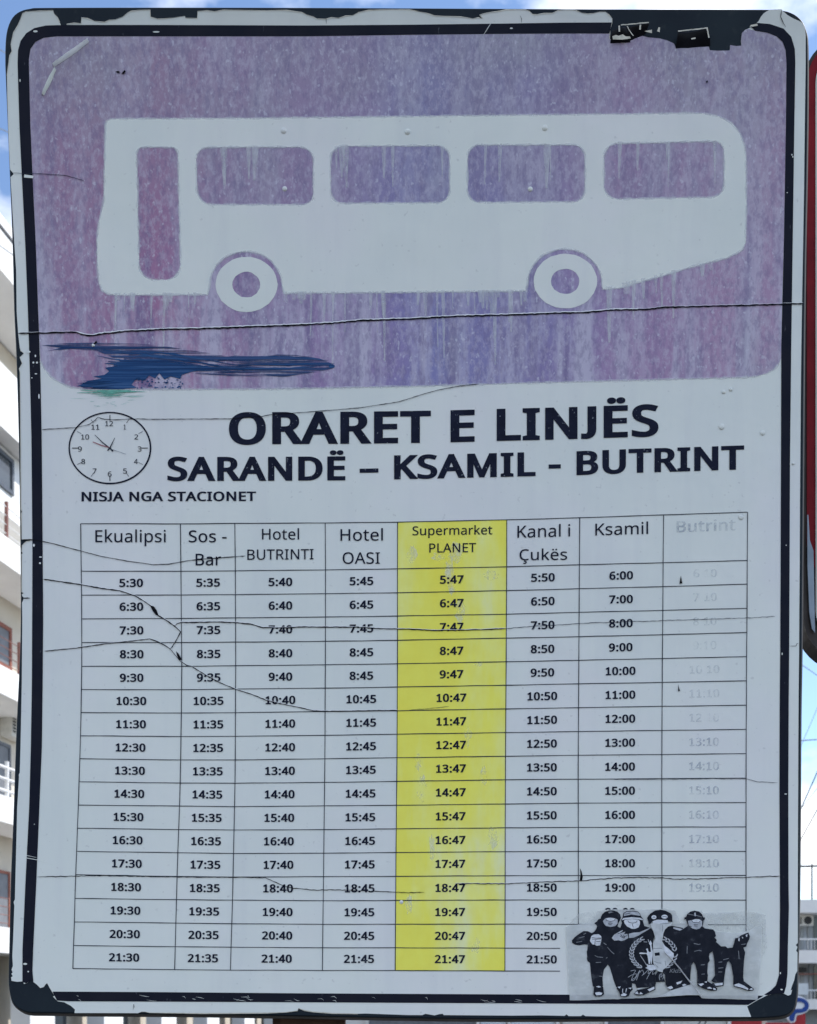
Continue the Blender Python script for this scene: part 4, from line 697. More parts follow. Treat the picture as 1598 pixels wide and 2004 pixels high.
# --- the timetable
VX = [  # column lines as (y, x)
    [(1025, 158.3), (1118, 159.4), (1165, 160), (1300, 160.5), (1395, 159), (1440, 158), (1500, 156.2), (1575, 153.8), (1620, 152), (1666, 150.3), (1712, 148.6), (1758, 147.2), (1804, 146), (1850, 144.4), (1895, 143)],
    [(1025, 353.2), (1118, 354.2), (1200, 355), (1300, 356), (1400, 355), (1500, 353.6), (1578, 351.6), (1668, 348.2), (1760, 345.6), (1850, 343.2), (1897, 342)],
    [(1025, 459.6), (1118, 460.6), (1300, 461.3), (1400, 460.8), (1500, 460.4), (1580, 459), (1670, 457), (1760, 455), (1850, 452.4), (1898, 451)],
    [(1024, 636.2), (1116, 636.8), (1300, 636.5), (1400, 636), (1500, 635.5), (1577, 634.6), (1670, 633.4), (1760, 632.4), (1850, 631.2), (1898, 630.7)],
    [(1022, 777.6), (1114, 777.5), (1300, 777.5), (1500, 776.4), (1577, 775.5), (1670, 774.6), (1760, 774), (1850, 773.3), (1899, 773)],
    [(1018, 991), (1110, 990.8), (1200, 990.3), (1300, 989.8), (1400, 989), (1500, 988.5), (1620, 988), (1760, 987.8), (1899, 987.3)],
    [(1014, 1133.6), (1105, 1133), (1200, 1132.5), (1300, 1131.8), (1400, 1131.2), (1500, 1130.6), (1620, 1130.8), (1760, 1131), (1900, 1131)],
    [(1008, 1297.6), (1100, 1296.6), (1200, 1296), (1300, 1295), (1400, 1294.5), (1500, 1294), (1600, 1294), (1760, 1294.2), (1900, 1294.4)],
    [(1003, 1461.6), (1097, 1461), (1200, 1460.6), (1300, 1459.6), (1400, 1459.2), (1500, 1458.8), (1600, 1458.6), (1760, 1458.6), (1900, 1458.8)]]
HY_ = [  # row lines, y at each column line
    [1025.5, 1118.4, 1165.3, 1211.8, 1257.9, 1304.4, 1349.7, 1394.7, 1440, 1485, 1529.9, 1575.4, 1620.6, 1666, 1711.4, 1757.8, 1803.8, 1850, 1895],
    [1026, 1118.4, 1165, 1210.6, 1258, 1304.2, 1350, 1395.5, 1441.6, 1487.3, 1532.5, 1577.4, 1623.3, 1668.6, 1715, 1760.5, 1806, 1852.4, 1897.2],
    [1025, 1117.5, 1164, 1209.8, 1257, 1303.2, 1348.7, 1395, 1441, 1487.3, 1532.7, 1578.5, 1624, 1670, 1716, 1761.3, 1807.3, 1853.3, 1898],
    [1024, 1115.8, 1162.5, 1208, 1255.5, 1301.2, 1347, 1392.5, 1439, 1485, 1531.3, 1577, 1623.6, 1669.4, 1715.4, 1762.5, 1808.5, 1854.3, 1898.7],
    [1022.5, 1114, 1160.5, 1206, 1253.5, 1299.3, 1344.8, 1391.2, 1437, 1483, 1529.3, 1576, 1622, 1668.3, 1714.8, 1762, 1808.5, 1854.4, 1899],
    [1018, 1109.8, 1156.4, 1202.6, 1249.4, 1295.4, 1341.3, 1387.5, 1434, 1480, 1526, 1573.3, 1620, 1666.6, 1713.4, 1761, 1808.3, 1855, 1899.7],
    [1014, 1106, 1152.6, 1198.7, 1246.3, 1292.5, 1338.5, 1385.2, 1431.6, 1478.2, 1525, 1571.7, 1619, 1666, 1713.3, 1761, 1808.6, 1855.5, 1900],
    [1008.5, 1101.8, 1148.5, 1195, 1242.5, 1289, 1335.7, 1382.5, 1429.7, 1476.6, 1523.7, 1571, 1618.5, 1666, 1713.2, 1761.3, 1809, 1856, 1900],
    [1003, 1097.5, 1143.7, 1191, 1238.2, 1285.5, 1332.6, 1380.3, 1427.5, 1475, 1522.8, 1570.6, 1618.2, 1666, 1713, 1761.3, 1809.3, 1856.5, 1900]]
def vx(c, y): return interp([(a, b) for a, b in VX[c]], y)
def node(c, r): return (vx(c, HY_[c][r]), HY_[c][r])
# yellow column lies under the lines
yel = [node(4, r) for r in range(19)] + [node(5, r) for r in range(18, -1, -1)]
sheet(MB(), [yel], .0008, 40).build('yellow_column', 'yellow', poster)
for x, y, rx, ry in ((893, 1082, 12, 22), (880, 1118, 8, 34), (884, 1150, 6, 14), (858, 1090, 14, 8), (805, 1085, 9, 16), (960, 1126, 14, 9), (818, 1492, 7, 16), (826, 1545, 9, 26), (946, 1520, 6, 18), (936, 1300, 8, 4), (900, 1200, 9, 22), (965, 1640, 10, 20), (800, 1770, 6, 18), (915, 1440, 7, 20), (845, 1660, 6, 24), (930, 1850, 10, 14)):
    q = [(x + rx * (1 + random.uniform(-.35, .35)) * math.cos(2 * math.pi * i / 22), y + ry * (1 + random.uniform(-.3, .3)) * math.sin(2 * math.pi * i / 22)) for i in range(22)]
    sheet(MB(), [q], .0009, None).build('worn_patch', 'worn', poster)
for r in range(19):
    last = 6 if r in (17, 18) else 8
    pts = dense([node(c, r) for c in range(last + 1)], 30, .22)
    if r in (17, 18): pts = [p for p in pts if p[0] < 1118]
    ribbon(MB(), pts, [random.uniform(1.2, 1.75) * (1.15 if 774 < p[0] < 995 else 1) for p in pts], .0011).build('row_line', 'ink_grey', poster)
for c in range(9):
    rows = range(19) if c < 6 else range(17 if c > 6 else 17)
    pts = dense([node(c, r) for r in rows], 30, .15)
    if c == 8: pts.append((1458.6, 1822))
    ribbon(MB(), pts, [random.uniform(1.3, 1.8) for _ in pts], .00115).build('column_line', 'ink_grey', poster)
HEAD = [[('Ekualipsi', 187, 324.7, 1061.9, 23.5)], [('Sos -', 369.5, 443.6, 1061.9, 23), ('Bar', 383, 433, 1107.2, 22.8)], [('Hotel', 512.6, 585.2, 1056.6, 20.8), ('BUTRINTI', 484, 613.5, [(484, 1096.3), (613, 1095.2)], 20)],
        [('Hotel', 666, 749, [(666, 1059.2), (749, 1058.6)], 22.8), ('OASI', 670.3, 743, 1104, 22.3)], [('Supermarket', 806.8, 962.8, [(807, 1048.4), (963, 1046.6)], 17.4), ('PLANET', 839.6, 931, [(840, 1082.2), (931, 1081.3)], 17.8)],
        [('Kanal i', 1011.8, 1115, [(1012, 1053.2), (1115, 1050.4)], 23.3), ('Çukës', 1016, 1109, [(1016, 1097.2), (1109, 1096.2)], 21.3)], [('Ksamil', 1164, 1267.2, [(1164, 1048.6), (1267, 1045.6)], 22.8)], [('Butrint', 1322.8, 1438, [(1323, 1042.8), (1438, 1038.6)], 22.3)]]
for c, rows in enumerate(HEAD):
    m = MB(); b = (34, 22) if c == 7 else (7, 5) if c not in (1, 4) else (12, 8)
    for s, a, b_, bl, cap in rows: text(m, s, a, b_, bl, cap, .0012, b[0], b[1], 8)
    m.build('column_heading', 'ghost' if c == 7 else 'ink', poster, 'bleached column heading' if c == 7 else None)
MIN = ['30', '35', '40', '45', '47', '50', None, None]
for c in range(8):
    m = MB(); m2 = MB()
    for i in range(17):
        hr = 5 + i
        if c == 6: s = '%d:00' % (6 + i)
        elif c == 7: s = '%d%s10' % (6 + i, ' ' if i in (0, 1, 2, 4, 6) else ':')
        else: s = '%d:%s' % (hr, MIN[c])
        if c == 3 and i == 4: s = '8:45'
        if c >= 6 and i > 13:
            if c == 7 or i > 14: continue
        r = i + 1
        a, b = node(c, r), node(c + 1, r); a2, b2 = node(c, r + 1), node(c + 1, r + 1)
        cx = (a[0] + b[0] + a2[0] + b2[0]) / 4; cy = (a[1] + b[1] + a2[1] + b2[1]) / 4
        if c == 4 : cx -= .5
        sl = ((b[1] - a[1]) + (b2[1] - a2[1])) / (b[0] + b2[0] - a[0] - a2[0])
        w = 46.2 if len(s) == 4 else 59.4
        if s.startswith('1') and len(s) == 5: w = 58.6
        cap = 15.9
        bl = cy + cap / 2 - .4
        text(m2 if c == 7 and i < 7 else m, s, cx - w / 2, cx + w / 2, [(cx - w / 2, bl - sl * w / 2), (cx + w / 2, bl + sl * w / 2)], cap, .0012, 60 if c < 7 else 36, 36 if c < 7 else 20, 8)
    m.build('departure_times', 'ghost' if c == 7 else 'ink', poster, 'faded departure times' if c == 7 else None)
    if m2.v: m2.build('departure_times', 'ghost2', poster, 'departure times bleached almost away')
# ------------------------------------------------------------------ sticker with four cartoon figures
t = NT('sticker_paper')
c = t.ramp(t.noise(60, (1, 1, 1.6), 6, .65), [(.3, (.60, .62, .61)), (.5, (.70, .71, .69)), (.68, (.84, .85, .84))])
c = t.mix(t.mix(.5, 0, t.ramp(t.noise(22, detail=4), [(.45, 0), (.7, 1)])), c, (.60, .60, .54))
t.bump(t.noise(45, (1, 1, 1.6), 5), .5, .003); t.out(c, .4, .3)
t.p.inputs['Alpha'].default_value = .66; M['paper'] = t.m
t = NT('glue_residue'); c = t.ramp(t.noise(70, detail=5), [(.35, (.60, .61, .57)), (.65, (.68, .70, .70))]); t.out(c, .4, .4)
al = t.ramp(t.noise(55, detail=6, rough=.7), [(.35, .05), (.65, .45)]); t.l(al, t.p.inputs['Alpha']); M['residue'] = t.m
t = NT('sticker_black'); c = t.ramp(t.noise(120, detail=5), [(.35, (.008, .010, .017)), (.6, (.015, .017, .026)), (.72, (.055, .06, .07))]); M['sblack'] = t.out(c, .5, .1)
M['sgrey'] = plain('sticker_grey', (.42, .43, .46), .4, .4, .22, 300)
M['slight'] = plain('sticker_pale_grey', (.66, .67, .70), .4, .4, .15, 300)
M['smid'] = plain('sticker_mid_grey', (.20, .21, .23), .4, .4, .3, 300)
M['strip'] = plain('torn_sticker_backing', (.56, .57, .57), .45, .4, .16, 150)
stk = empty('sticker', P(1298, 1957, .002), 'torn black and white sticker of cartoon figures in caps on the timetable', 'sticker')
def fa(*p): return [(1100 + x / 10.547, 1770 + y / 10.547) for x, y in p]
def fb(*p): return [(1210 + x / 10.547, 1770 + y / 10.547) for x, y in p]
def fc(*p): return [(1330 + x / 9.4, 1770 + y / 9.4) for x, y in p]
PAPER = [(1107, 1813), (1130, 1809), (1150, 1806), (1160, 1800), (1168, 1782), (1200, 1779), (1260, 1780), (1300, 1778), (1320, 1782), (1330, 1806), (1345, 1800), (1352, 1783), (1372, 1782), (1382, 1800), (1384, 1812), (1400, 1822), (1440, 1826), (1462, 1823), (1478, 1812), (1489, 1815), (1487, 1880), (1484, 1920), (1481, 1956), (1440, 1955), (1372, 1953), (1364, 1946), (1290, 1951), (1200, 1955), (1114, 1957.5), (1111, 1900)]
pp = sheet(MB(), [rough(PAPER, .5)], .0019, 30).build('paper', 'paper', stk)
sheet(MB(), [rough([(1110, 1812), (1130, 1788), (1160, 1784), (1165, 1800), (1150, 1806), (1130, 1809)], .6)], .0017, None).build('glue_residue', 'residue', stk)
sheet(MB(), [rough([(1372, 1786), (1430, 1786), (1462, 1783), (1496, 1790), (1499, 1850), (1490, 1876), (1489, 1815), (1478, 1812), (1462, 1823), (1440, 1826), (1400, 1822), (1384, 1812), (1382, 1800)], .6)], .0017, None).build('glue_residue', 'residue', stk)
LV = [.0022]
def part(rings, name, mat, parent=stk, dh=.00003, label=None):
    LV[0] += dh; return sheet(MB(), rings if isinstance(rings[0], list) else [rings], LV[0], 25, nonzero=False).build(name, mat, parent, label)
def lines(strokes, name, mat, parent, w):
    LV[0] += .00003; m = MB()
    for s in strokes: ribbon(m, s, w, LV[0])
    return m.build(name, mat, parent)
# leftmost figure, cup in hand
f1 = part(fa((780, 290), (740, 300), (700, 350), (650, 385), (690, 420), (710, 445), (690, 505), (650, 560), (600, 590), (520, 550), (430, 545), (330, 610), (250, 670), (190, 740), (195, 790), (260, 830), (340, 842), (450, 822), (515, 830), (510, 930), (495, 970), (505, 1060), (500, 1110), (515, 1170), (560, 1200), (580, 1400), (600, 1560), (625, 1690), (830, 1690), (820, 1500), (850, 1340), (930, 1240), (970, 1290), (1010, 1420), (1050, 1560), (1100, 1700), (1420, 1680), (1420, 1500), (1180, 1100), (1230, 700), (1250, 520), (1180, 480), (1130, 450), (1150, 380), (1180, 330), (1200, 270), (1180, 200), (1130, 150), (1050, 122), (960, 122), (870, 150), (815, 200), (790, 250)), 'printed_figure', 'sblack', label='cartoon figure in dark cap holding a cup')
part(fa((830, 340), (880, 285), (980, 270), (1080, 285), (1130, 310), (1132, 390), (1080, 445), (980, 462), (890, 440), (850, 395)), 'face', 'sgrey', f1)
part(fa((890, 285), (980, 272), (1080, 285), (1070, 325), (980, 345), (905, 325)), 'nose', 'slight', f1)
lines([fa((885, 290), (905, 328), (980, 348), (1060, 332), (1085, 290)), fa((930, 385), (980, 380), (1030, 388)), fa((940, 405), (1010, 408))], 'face_line', 'sblack', f1, [.9] * 5 if False else 1.0)
part(fa((940, 150), (990, 140), (1050, 160), (1010, 165), (950, 185)), 'cap_mark', 'smid', f1)
part([fa((590, 650), (640, 620), (740, 612), (790, 650), (800, 690), (790, 760), (770, 840), (700, 850), (665, 830), (610, 820), (560, 750), (570, 715))], 'hand_with_cup', 'slight', f1)
lines([fa((600, 680), (690, 695), (795, 690)), fa((600, 712), (690, 718), (795, 706)), fa((670, 730), (660, 830)), fa((690, 760), (780, 760))], 'cup_line', 'sblack', f1, 1.1)
lines([fa((430, 615), (480, 590)), fa((330, 690), (450, 660)), fa((280, 780), (400, 760)), fa((660, 1050), (720, 1080), (830, 1090)), fa((680, 1195), (790, 1190)), fa((890, 1110), (920, 1090)), fa((840, 790), (900, 830)), fa((920, 880), (1000, 970), (1060, 1020)), fa((750, 1475), (815, 1480))], 'jacket_line', 'smid', f1, 1.2)
# figure in the pale bucket hat
f2 = part(fb((30, 470), (60, 380), (42, 320), (75, 260), (90, 180), (150, 140), (300, 130), (390, 145), (430, 190), (450, 240), (498, 305), (490, 345), (520, 440), (620, 475), (700, 520), (730, 660), (700, 760), (690, 900), (700, 1200), (760, 1330), (740, 1450), (745, 1690), (360, 1720), (335, 1640), (270, 1620), (265, 1700), (0, 1700), (-60, 1650), (-60, 700), (-20, 560)), 'printed_figure', 'sblack', label='cartoon figure in pale bucket hat with crossed arms')
part(fb((95, 240), (110, 180), (160, 152), (290, 145), (390, 158), (420, 190), (438, 235), (260, 205)), 'hat_crown', 'sgrey', f2)
part(fb((55, 325), (85, 280), (260, 262), (430, 275), (485, 300), (490, 325), (380, 302), (260, 295), (130, 305)), 'hat_brim', 'slight', f2)
part(fb((100, 335), (130, 312), (260, 302), (390, 312), (428, 340), (430, 405), (400, 470), (330, 502), (260, 502), (160, 450), (112, 390)), 'face', 'slight', f2)
lines([fb((180, 330), (200, 370), (280, 385), (350, 372), (375, 330)), fb((270, 400), (292, 470)), fb((120, 200), (180, 190), (230, 175))], 'face_line', 'sblack', f2, 1.0)
part(fa((1010, 690), (1060, 620), (1130, 580), (1225, 528), (1245, 540), (1190, 590), (1290, 560), (1260, 610), (1330, 605), (1352, 690), (1260, 740), (1200, 752), (1150, 735), (1060, 745)), 'hand', 'sgrey', f2)
lines([fa((1180, 650), (1220, 680), (1330, 640)), fa((1190, 620), (1260, 700)), fa((1250, 620), (1280, 700)), fa((1130, 600), (1180, 590), (1240, 548))], 'finger_line', 'sblack', f2, 1.1)
part(fa((1360, 605), (1450, 580), (1580, 572), (1700, 520), (1800, 480), (1790, 500), (1640, 590), (1560, 640), (1450, 685), (1365, 690)), 'forearm', 'sgrey', f2)
# masked figure in the middle
f3 = part(fb((575, 280), (600, 240), (640, 190), (740, 125), (860, 108), (960, 130), (1060, 180), (1090, 220), (1098, 360), (1010, 350), (1000, 320), (780, 310), (680, 350), (660, 390), (612, 412), (600, 350)), 'printed_figure', 'sblack', label='cartoon figure in black eye mask, its middle torn off')
for cx, cy, rx in ((716, 262, 52), (935, 252, 64)):
    part(fb(*ellipse(cx, cy, rx, 42, 18)), 'eye', 'slight', f3)
lines([fb((690, 275), (716, 255), (745, 270)), fb((890, 255), (935, 248), (985, 262)), fb((660, 195), (760, 170), (860, 165))], 'face_line', 'sblack', f3, 1.0)
part(fb((690, 345), (790, 315), (920, 318), (1000, 325), (1008, 375), (840, 400), (700, 395)), 'face', 'slight', f3)
part(fb((895, 690), (905, 600), (940, 520), (1010, 455), (1090, 440), (1300, 480), (1500, 700), (1530, 1000), (1490, 1250), (1470, 1400), (1460, 1640), (955, 1650), (945, 1450), (890, 1400), (900, 1345), (960, 1300), (1090, 1160), (1110, 1050), (960, 900), (880, 760)), 'jacket', 'sblack', f3)
part([fb((745, 1690), (740, 1460), (800, 1370), (890, 1390), (900, 1450), (945, 1590), (760, 1600))], 'trousers', 'sblack', f3)
part(fb((1110, 470), (1200, 480), (1310, 510), (1250, 540), (1180, 520), (1120, 500)), 'glove_mark', 'sgrey', f3)
part([fb((1270, 600), (1310, 550), (1400, 580), (1495, 650), (1420, 705), (1350, 660))], 'hand', 'slight', f3)
lines([fb((1320, 610), (1345, 640)), fb((1360, 610), (1385, 645)), fb((1400, 635), (1425, 665)), fb((1300, 580), (1400, 610), (1470, 655))], 'finger_line', 'sblack', f3, 1.3)
# figure in the dark peaked cap
f4 = part(fc((120, 400), (135, 380), (110, 310), (95, 270), (70, 280), (65, 240), (98, 230), (120, 180), (175, 132), (250, 113), (340, 130), (392, 180), (415, 235), (445, 240), (440, 275), (422, 290), (412, 360), (398, 400), (450, 440), (600, 460), (632, 510), (648, 580), (620, 605), (662, 650), (645, 700), (610, 820), (572, 870), (530, 900), (520, 960), (535, 1030), (500, 1080), (490, 1230), (497, 1300), (490, 1420), (300, 1450), (305, 1350), (300, 1230), (270, 1110), (235, 1055), (190, 1130), (172, 1230), (168, 1400), (20, 1400), (0, 1000), (0, 500), (60, 440)), 'printed_figure', 'sblack', label='cartoon figure in dark peaked cap with hands down')
part(fc((132, 300), (200, 290), (290, 270), (360, 280), (395, 310), (392, 390), (350, 440), (290, 458), (215, 440), (150, 390)), 'face', 'sgrey', f4)
part(fc((205, 290), (270, 268), (340, 272), (355, 305), (330, 330), (230, 325)), 'nose', 'slight', f4)
lines([fc((200, 295), (230, 330), (330, 335), (358, 305)), fc((240, 370), (320, 372)), fc((250, 395), (310, 398)), fc((150, 390), (200, 410))], 'face_line', 'sblack', f4, 1.0)
lines([fc((130, 175), (200, 190), (300, 205), (385, 230))], 'cap_line', 'smid', f4, 1.3)
part(fc((245, 155), (275, 150), (280, 215), (255, 215)), 'cap_mark', 'sgrey', f4)
lines([fc((240, 715), (330, 735), (360, 725)), fc((250, 860), (340, 840), (380, 855)), fc((370, 1110), (440, 1105)), fc((380, 1280), (440, 1275)), fc((120, 760), (115, 900))], 'jacket_line', 'smid', f4, 1.2)
# legs of a fifth figure, its body gone
f5 = part(fc((575, 830), (600, 760), (640, 680), (690, 725), (740, 770), (820, 768), (860, 800), (955, 790), (980, 700), (1000, 620), (1060, 612), (1100, 570), (1170, 540), (1240, 513), (1268, 580), (1258, 640), (1215, 720), (1205, 772), (1150, 792), (1182, 880), (1165, 1000), (1150, 1200), (1145, 1340), (1160, 1410), (1100, 1440), (965, 1450), (965, 1330), (948, 1230), (928, 1110), (885, 1030), (850, 1070), (820, 1200), (800, 1350), (790, 1430), (600, 1430), (560, 1400), (630, 1300), (620, 1100), (605, 950)), 'printed_figure', 'sblack', label='dark trouser legs and raised glove, figure torn away above')
part(fc((1060, 620), (1080, 610), (1075, 680), (1055, 660)), 'glove_mark', 'slight', f5); part(fc((1120, 590), (1150, 615), (1130, 625)), 'glove_mark', 'slight', f5); part(fc((1190, 560), (1225, 545), (1215, 600), (1200, 590)), 'glove_mark', 'slight', f5)
lines([fc((1110, 735), (1190, 725)), fc((780, 1015), (880, 990)), fc((690, 1060), (760, 1055)), fc((690, 1170), (780, 1160)), fc((690, 1240), (760, 1238)), fc((1060, 850), (1070, 1000))], 'trouser_line', 'smid', f5, 1.2)
# shoes
def shoe(out, pale, par):
    s = part(out, 'shoe', 'sblack', par)
    LV[0] += .00003; m = MB()
    for r in pale: sheet(m, [r], LV[0], None)
    m.build('shoe_patch', 'slight', par)
shoe(fa((645, 1700), (680, 1660), (780, 1660), (830, 1700), (848, 1850), (790, 1890), (670, 1895), (628, 1850)), [fa((660, 1820), (740, 1800), (815, 1820), (790, 1865), (690, 1870)), fa((680, 1690), (740, 1675), (790, 1700), (740, 1712))], f1)
shoe(fa((1110, 1700), (1200, 1670), (1420, 1690), (1440, 1750), (1390, 1800), (1360, 1880), (1280, 1910), (1190, 1895), (1160, 1800), (1110, 1740)), [fa((1190, 1860), (1250, 1820), (1320, 1850), (1290, 1885), (1210, 1888)), fa((1125, 1700), (1190, 1685), (1170, 1730)), fa((1340, 1720), (1415, 1710), (1400, 1745)), fa((1225, 1740), (1240, 1730), (1235, 1820), (1222, 1815)), fa((1300, 1730), (1320, 1728), (1300, 1810), (1290, 1810))], f2)
shoe(fb((300, 1840), (370, 1760), (480, 1740), (740, 1670), (745, 1755), (620, 1810), (500, 1865), (370, 1872)), [fb((315, 1830), (370, 1785), (400, 1850)), fb((410, 1850), (440, 1800), (490, 1845)), fb((580, 1750), (720, 1690), (725, 1740), (620, 1790)), fb((370, 1730), (480, 1715), (400, 1755))], f2)
shoe(fb((955, 1650), (1290, 1550), (1440, 1620), (1462, 1672), (1385, 1720), (1385, 1795), (1280, 1822), (1150, 1792), (1020, 1750)), [fb((975, 1710), (1070, 1675), (1110, 1720), (1050, 1748)), fb((1170, 1610), (1300, 1565), (1260, 1625), (1190, 1650)), fb((1190, 1770), (1230, 1748), (1250, 1795)), fb((1265, 1790), (1300, 1740), (1360, 1770), (1340, 1805)), fb((1290, 1655), (1340, 1632), (1385, 1655), (1320, 1685))], f3)
shoe(fc((300, 1460), (480, 1400), (560, 1450), (672, 1545), (655, 1582), (560, 1585), (420, 1545), (315, 1490)), [fc((320, 1460), (400, 1445), (430, 1460), (370, 1500)), fc((480, 1530), (530, 1510), (580, 1545), (500, 1545)), fc((430, 1420), (480, 1410), (470, 1440)), fc((590, 1530), (640, 1545), (640, 1570), (600, 1565))], f4)
shoe(fc((580, 1440), (790, 1430), (782, 1495), (640, 1512), (560, 1460)), [fc((610, 1450), (770, 1435), (765, 1480), (640, 1492))], f5)
shoe(fc((958, 1450), (1160, 1410), (1342, 1550), (1322, 1582), (1240, 1586), (1100, 1540), (975, 1505)), [fc((980, 1470), (1060, 1445), (1160, 1490), (1240, 1545), (1230, 1568), (1110, 1525), (985, 1495)), fc((1255, 1560), (1290, 1535), (1325, 1552), (1300, 1572))], f5)
# wreath emblem and lettering across the middle
em_ = MB(); LV[0] += .0001
cx, cy, rx, ry = 700, 1010, 450, 350
for sgn in (1, -1):
    arc = [(cx - sgn * rx * math.cos(R(a)), cy - ry * math.sin(R(a))) for a in range(-58, 62, 6)]
    if sgn < 0: arc = [p for p in arc if p[1] < 960 or p[1] > 1130]
    for dr, w in ((0, .8),):
        if sgn > 0: ribbon(em_, fb(*arc), w, LV[0])
    for a in range(-58, 60, 11):
        if sgn < 0 and -8 < a < 0: continue
        for dr in (.92, 1.10):
            e = (cx - sgn * rx * dr * math.cos(R(a + 13)), cy - ry * dr * math.sin(R(a + 13))); s = (cx - sgn * rx * math.cos(R(a)), cy - ry * math.sin(R(a)))
            mid_ = ((s[0] + e[0]) / 2 + sgn * (-18 if dr > 1 else 18), (s[1] + e[1]) / 2)
            ribbon(em_, smooth(fb(s, mid_, e), 3), [.7, 1.8, 2.3, 2.5, 2.2, 1.6, .5], LV[0])
em_.build('wreath_emblem', 'sgrey', stk)
part(fb((640, 400), (700, 385), (880, 400), (1090, 370), (1060, 430), (1000, 460), (935, 520), (905, 600), (895, 680), (880, 760), (970, 900), (1110, 1050), (1095, 1150), (960, 1300), (900, 1345), (890, 1400), (800, 1375), (755, 1340), (700, 1200), (690, 1080), (700, 900), (690, 800), (745, 700), (700, 560), (660, 470)), 'torn_strip', 'strip')
lines([fb((700, 905), (880, 905)), fb((720, 1170), (780, 1200), (860, 1210)), fb((730, 1230), (800, 1300)), fb((940, 1160), (960, 1260)), fb((1040, 1200), (1080, 1180)), fb((890, 420), (895, 560)), fb((840, 402), (1060, 385))], 'crease_line', 'smid', stk, 1.0)
part(fb((725, 1000), (825, 985), (835, 1050), (735, 1060)), 'torn_hole', 'sblack')
part(fb((900, 830), (1000, 900), (1120, 1010), (1110, 1100), (1000, 1040), (930, 960)), 'peeled_patch', 'slight')
part(fb((405, 1000), (440, 988), (565, 1000), (572, 960), (548, 925), (565, 905), (590, 915), (590, 950), (620, 985), (650, 975), (635, 850), (610, 800), (640, 740), (670, 800), (660, 840), (690, 985), (680, 1100), (665, 1230), (650, 1225), (640, 1130), (630, 1225), (605, 1228), (580, 1060), (560, 1020), (420, 1022)), 'statue_emblem', 'slight')
part(fb((535, 1305), (575, 1285), (560, 1220), (600, 1245), (700, 1240), (770, 1325), (740, 1345), (630, 1362)), 'statue_base', 'slight')
lines([fb((430, 1050), (500, 1150), (560, 1250)), fb((500, 770), (570, 775)), fb((590, 720), (610, 780))], 'emblem_line', 'sgrey', stk, 1.2)
LV[0] += .0001
m = MB(); text(m, 'Kids', *[q for q in (fb((1030, 0))[0][0], fb((1270, 0))[0][0])], fb((0, 1405))[0][1], 7.5, LV[0], 10, 10, 0, .25); m.build('script_lettering', 'smid', stk)
lines([smooth(fb((230, 1370), (330, 1355), (290, 1440), (250, 1560), (320, 1540), (420, 1350), (390, 1450), (350, 1560)), 3), smooth(fb((420, 1400), (470, 1350), (500, 1420), (460, 1470), (540, 1400), (600, 1340), (590, 1430), (640, 1390), (690, 1360), (680, 1440), (740, 1400)), 3), smooth(fb((560, 1540), (600, 1460), (640, 1400)), 3), smooth(fb((180, 1500), (260, 1450), (350, 1430), (330, 1500), (240, 1560)), 3), smooth(fb((830, 1560), (820, 1470), (870, 1420), (850, 1500), (920, 1440), (890, 1540)), 3)], 'script_flourish', 'sgrey', stk, .9)
# slanting fold where the right half of the sticker lifts
fp = fb((930, 980), (1100, 1150), (1250, 1330), (1400, 1530), (1580, 1740)); fp = dense(fp + [(1371, 1951)], 6, .2)
m = MB(); L1, R1 = ribbon_poly(fp, 2.4); n_ = len(fp); hb = LV[0]
m.add([P(*p, hb) for p in L1] + [P(*p, hb + .0018) for p in fp] + [P(*p, hb) for p in R1], [(i, n_ + i, n_ + i + 1, i + 1) for i in range(n_ - 1)] + [(n_ + i, 2 * n_ + i, 2 * n_ + i + 1, n_ + i + 1) for i in range(n_ - 1)])
m.build('lifted_fold', 'tape', stk)
part([(1283, 1950.5), (1300, 1944), (1310, 1938), (1342, 1928), (1352, 1926), (1369, 1948), (1363, 1946.5), (1340, 1947)], 'torn_strip', 'strip')

# ------------------------------------------------------------------ red bordered sign standing just behind, at the right
YR = 1.42
def pr(px, py, y=YR): return ((px - CX) / F * y, y, EYE + (HY - py) / F * y)
red = empty('bordered_sign', (pr(1800, 0)[0], YR + .05, 0), 'cream sign with a red border and dark metal edge, half hidden behind the timetable sign', 'sign')
def rr_px(x0, y0, x1, y1, r): return rrect([(x0, y0), (x1, y0), (x1, y1), (x0, y1)], r, 10)
def slab(name, ring, y0, y1, mat, parent, label=None, bev=0.004):
    v, f = fill([ring], 60); m = MB()
    q = [pr(x, y, YR) for x, y in v]; m.add([(a, y0, c_) for a, b, c_ in q], face_cam(v, f)); m.add([(a, y1, c_) for a, b, c_ in q], [t_[::-1] for t_ in face_cam(v, f)])
    n_ = len(ring); a = [(pr(x, y)[0], y0, pr(x, y)[2]) for x, y in ring]; b = [(x, y1, z) for x, _, z in a]
    m.add(a + b, [(i, (i + 1) % n_, n_ + (i + 1) % n_, n_ + i) for i in range(n_)]); return m.build(name, mat, parent, label)
M['reds'] = plain('red_border_paint', (.20, .010, .016), .5, .1, .2, 30)
M['cream'] = plain('cream_sign_face', (.62, .58, .50), .5, .4, .08, 10)
M['dsteel'] = plain('dark_sign_edge', (.055, .045, .04), .5, .2, .4, 25)
M['bsteel'] = plain('blue_grey_steel', (.24, .28, .32), .4, .5, .2, 25, .3)
slab('backing', rr_px(1571.5, 68, 2160, 1300, 95), YR, YR + .03, 'dsteel', red)
slab('red_border', rr_px(1577.5, 76, 2154, 1150, 88), YR - .002, YR - .0005, 'reds', red)
slab('lower_border', [(1579, 1010), (1582, 1060), (1589, 1080), (1592, 1240), (1586, 1232), (1581, 1200), (1577.5, 1110), (1577, 1010)], YR - .004, YR - .0025, 'bsteel', red)
slab('sign_face', rr_px(1593.5, 92, 2138, 1270, 74), YR - .0035, YR - .0025, 'cream', red)
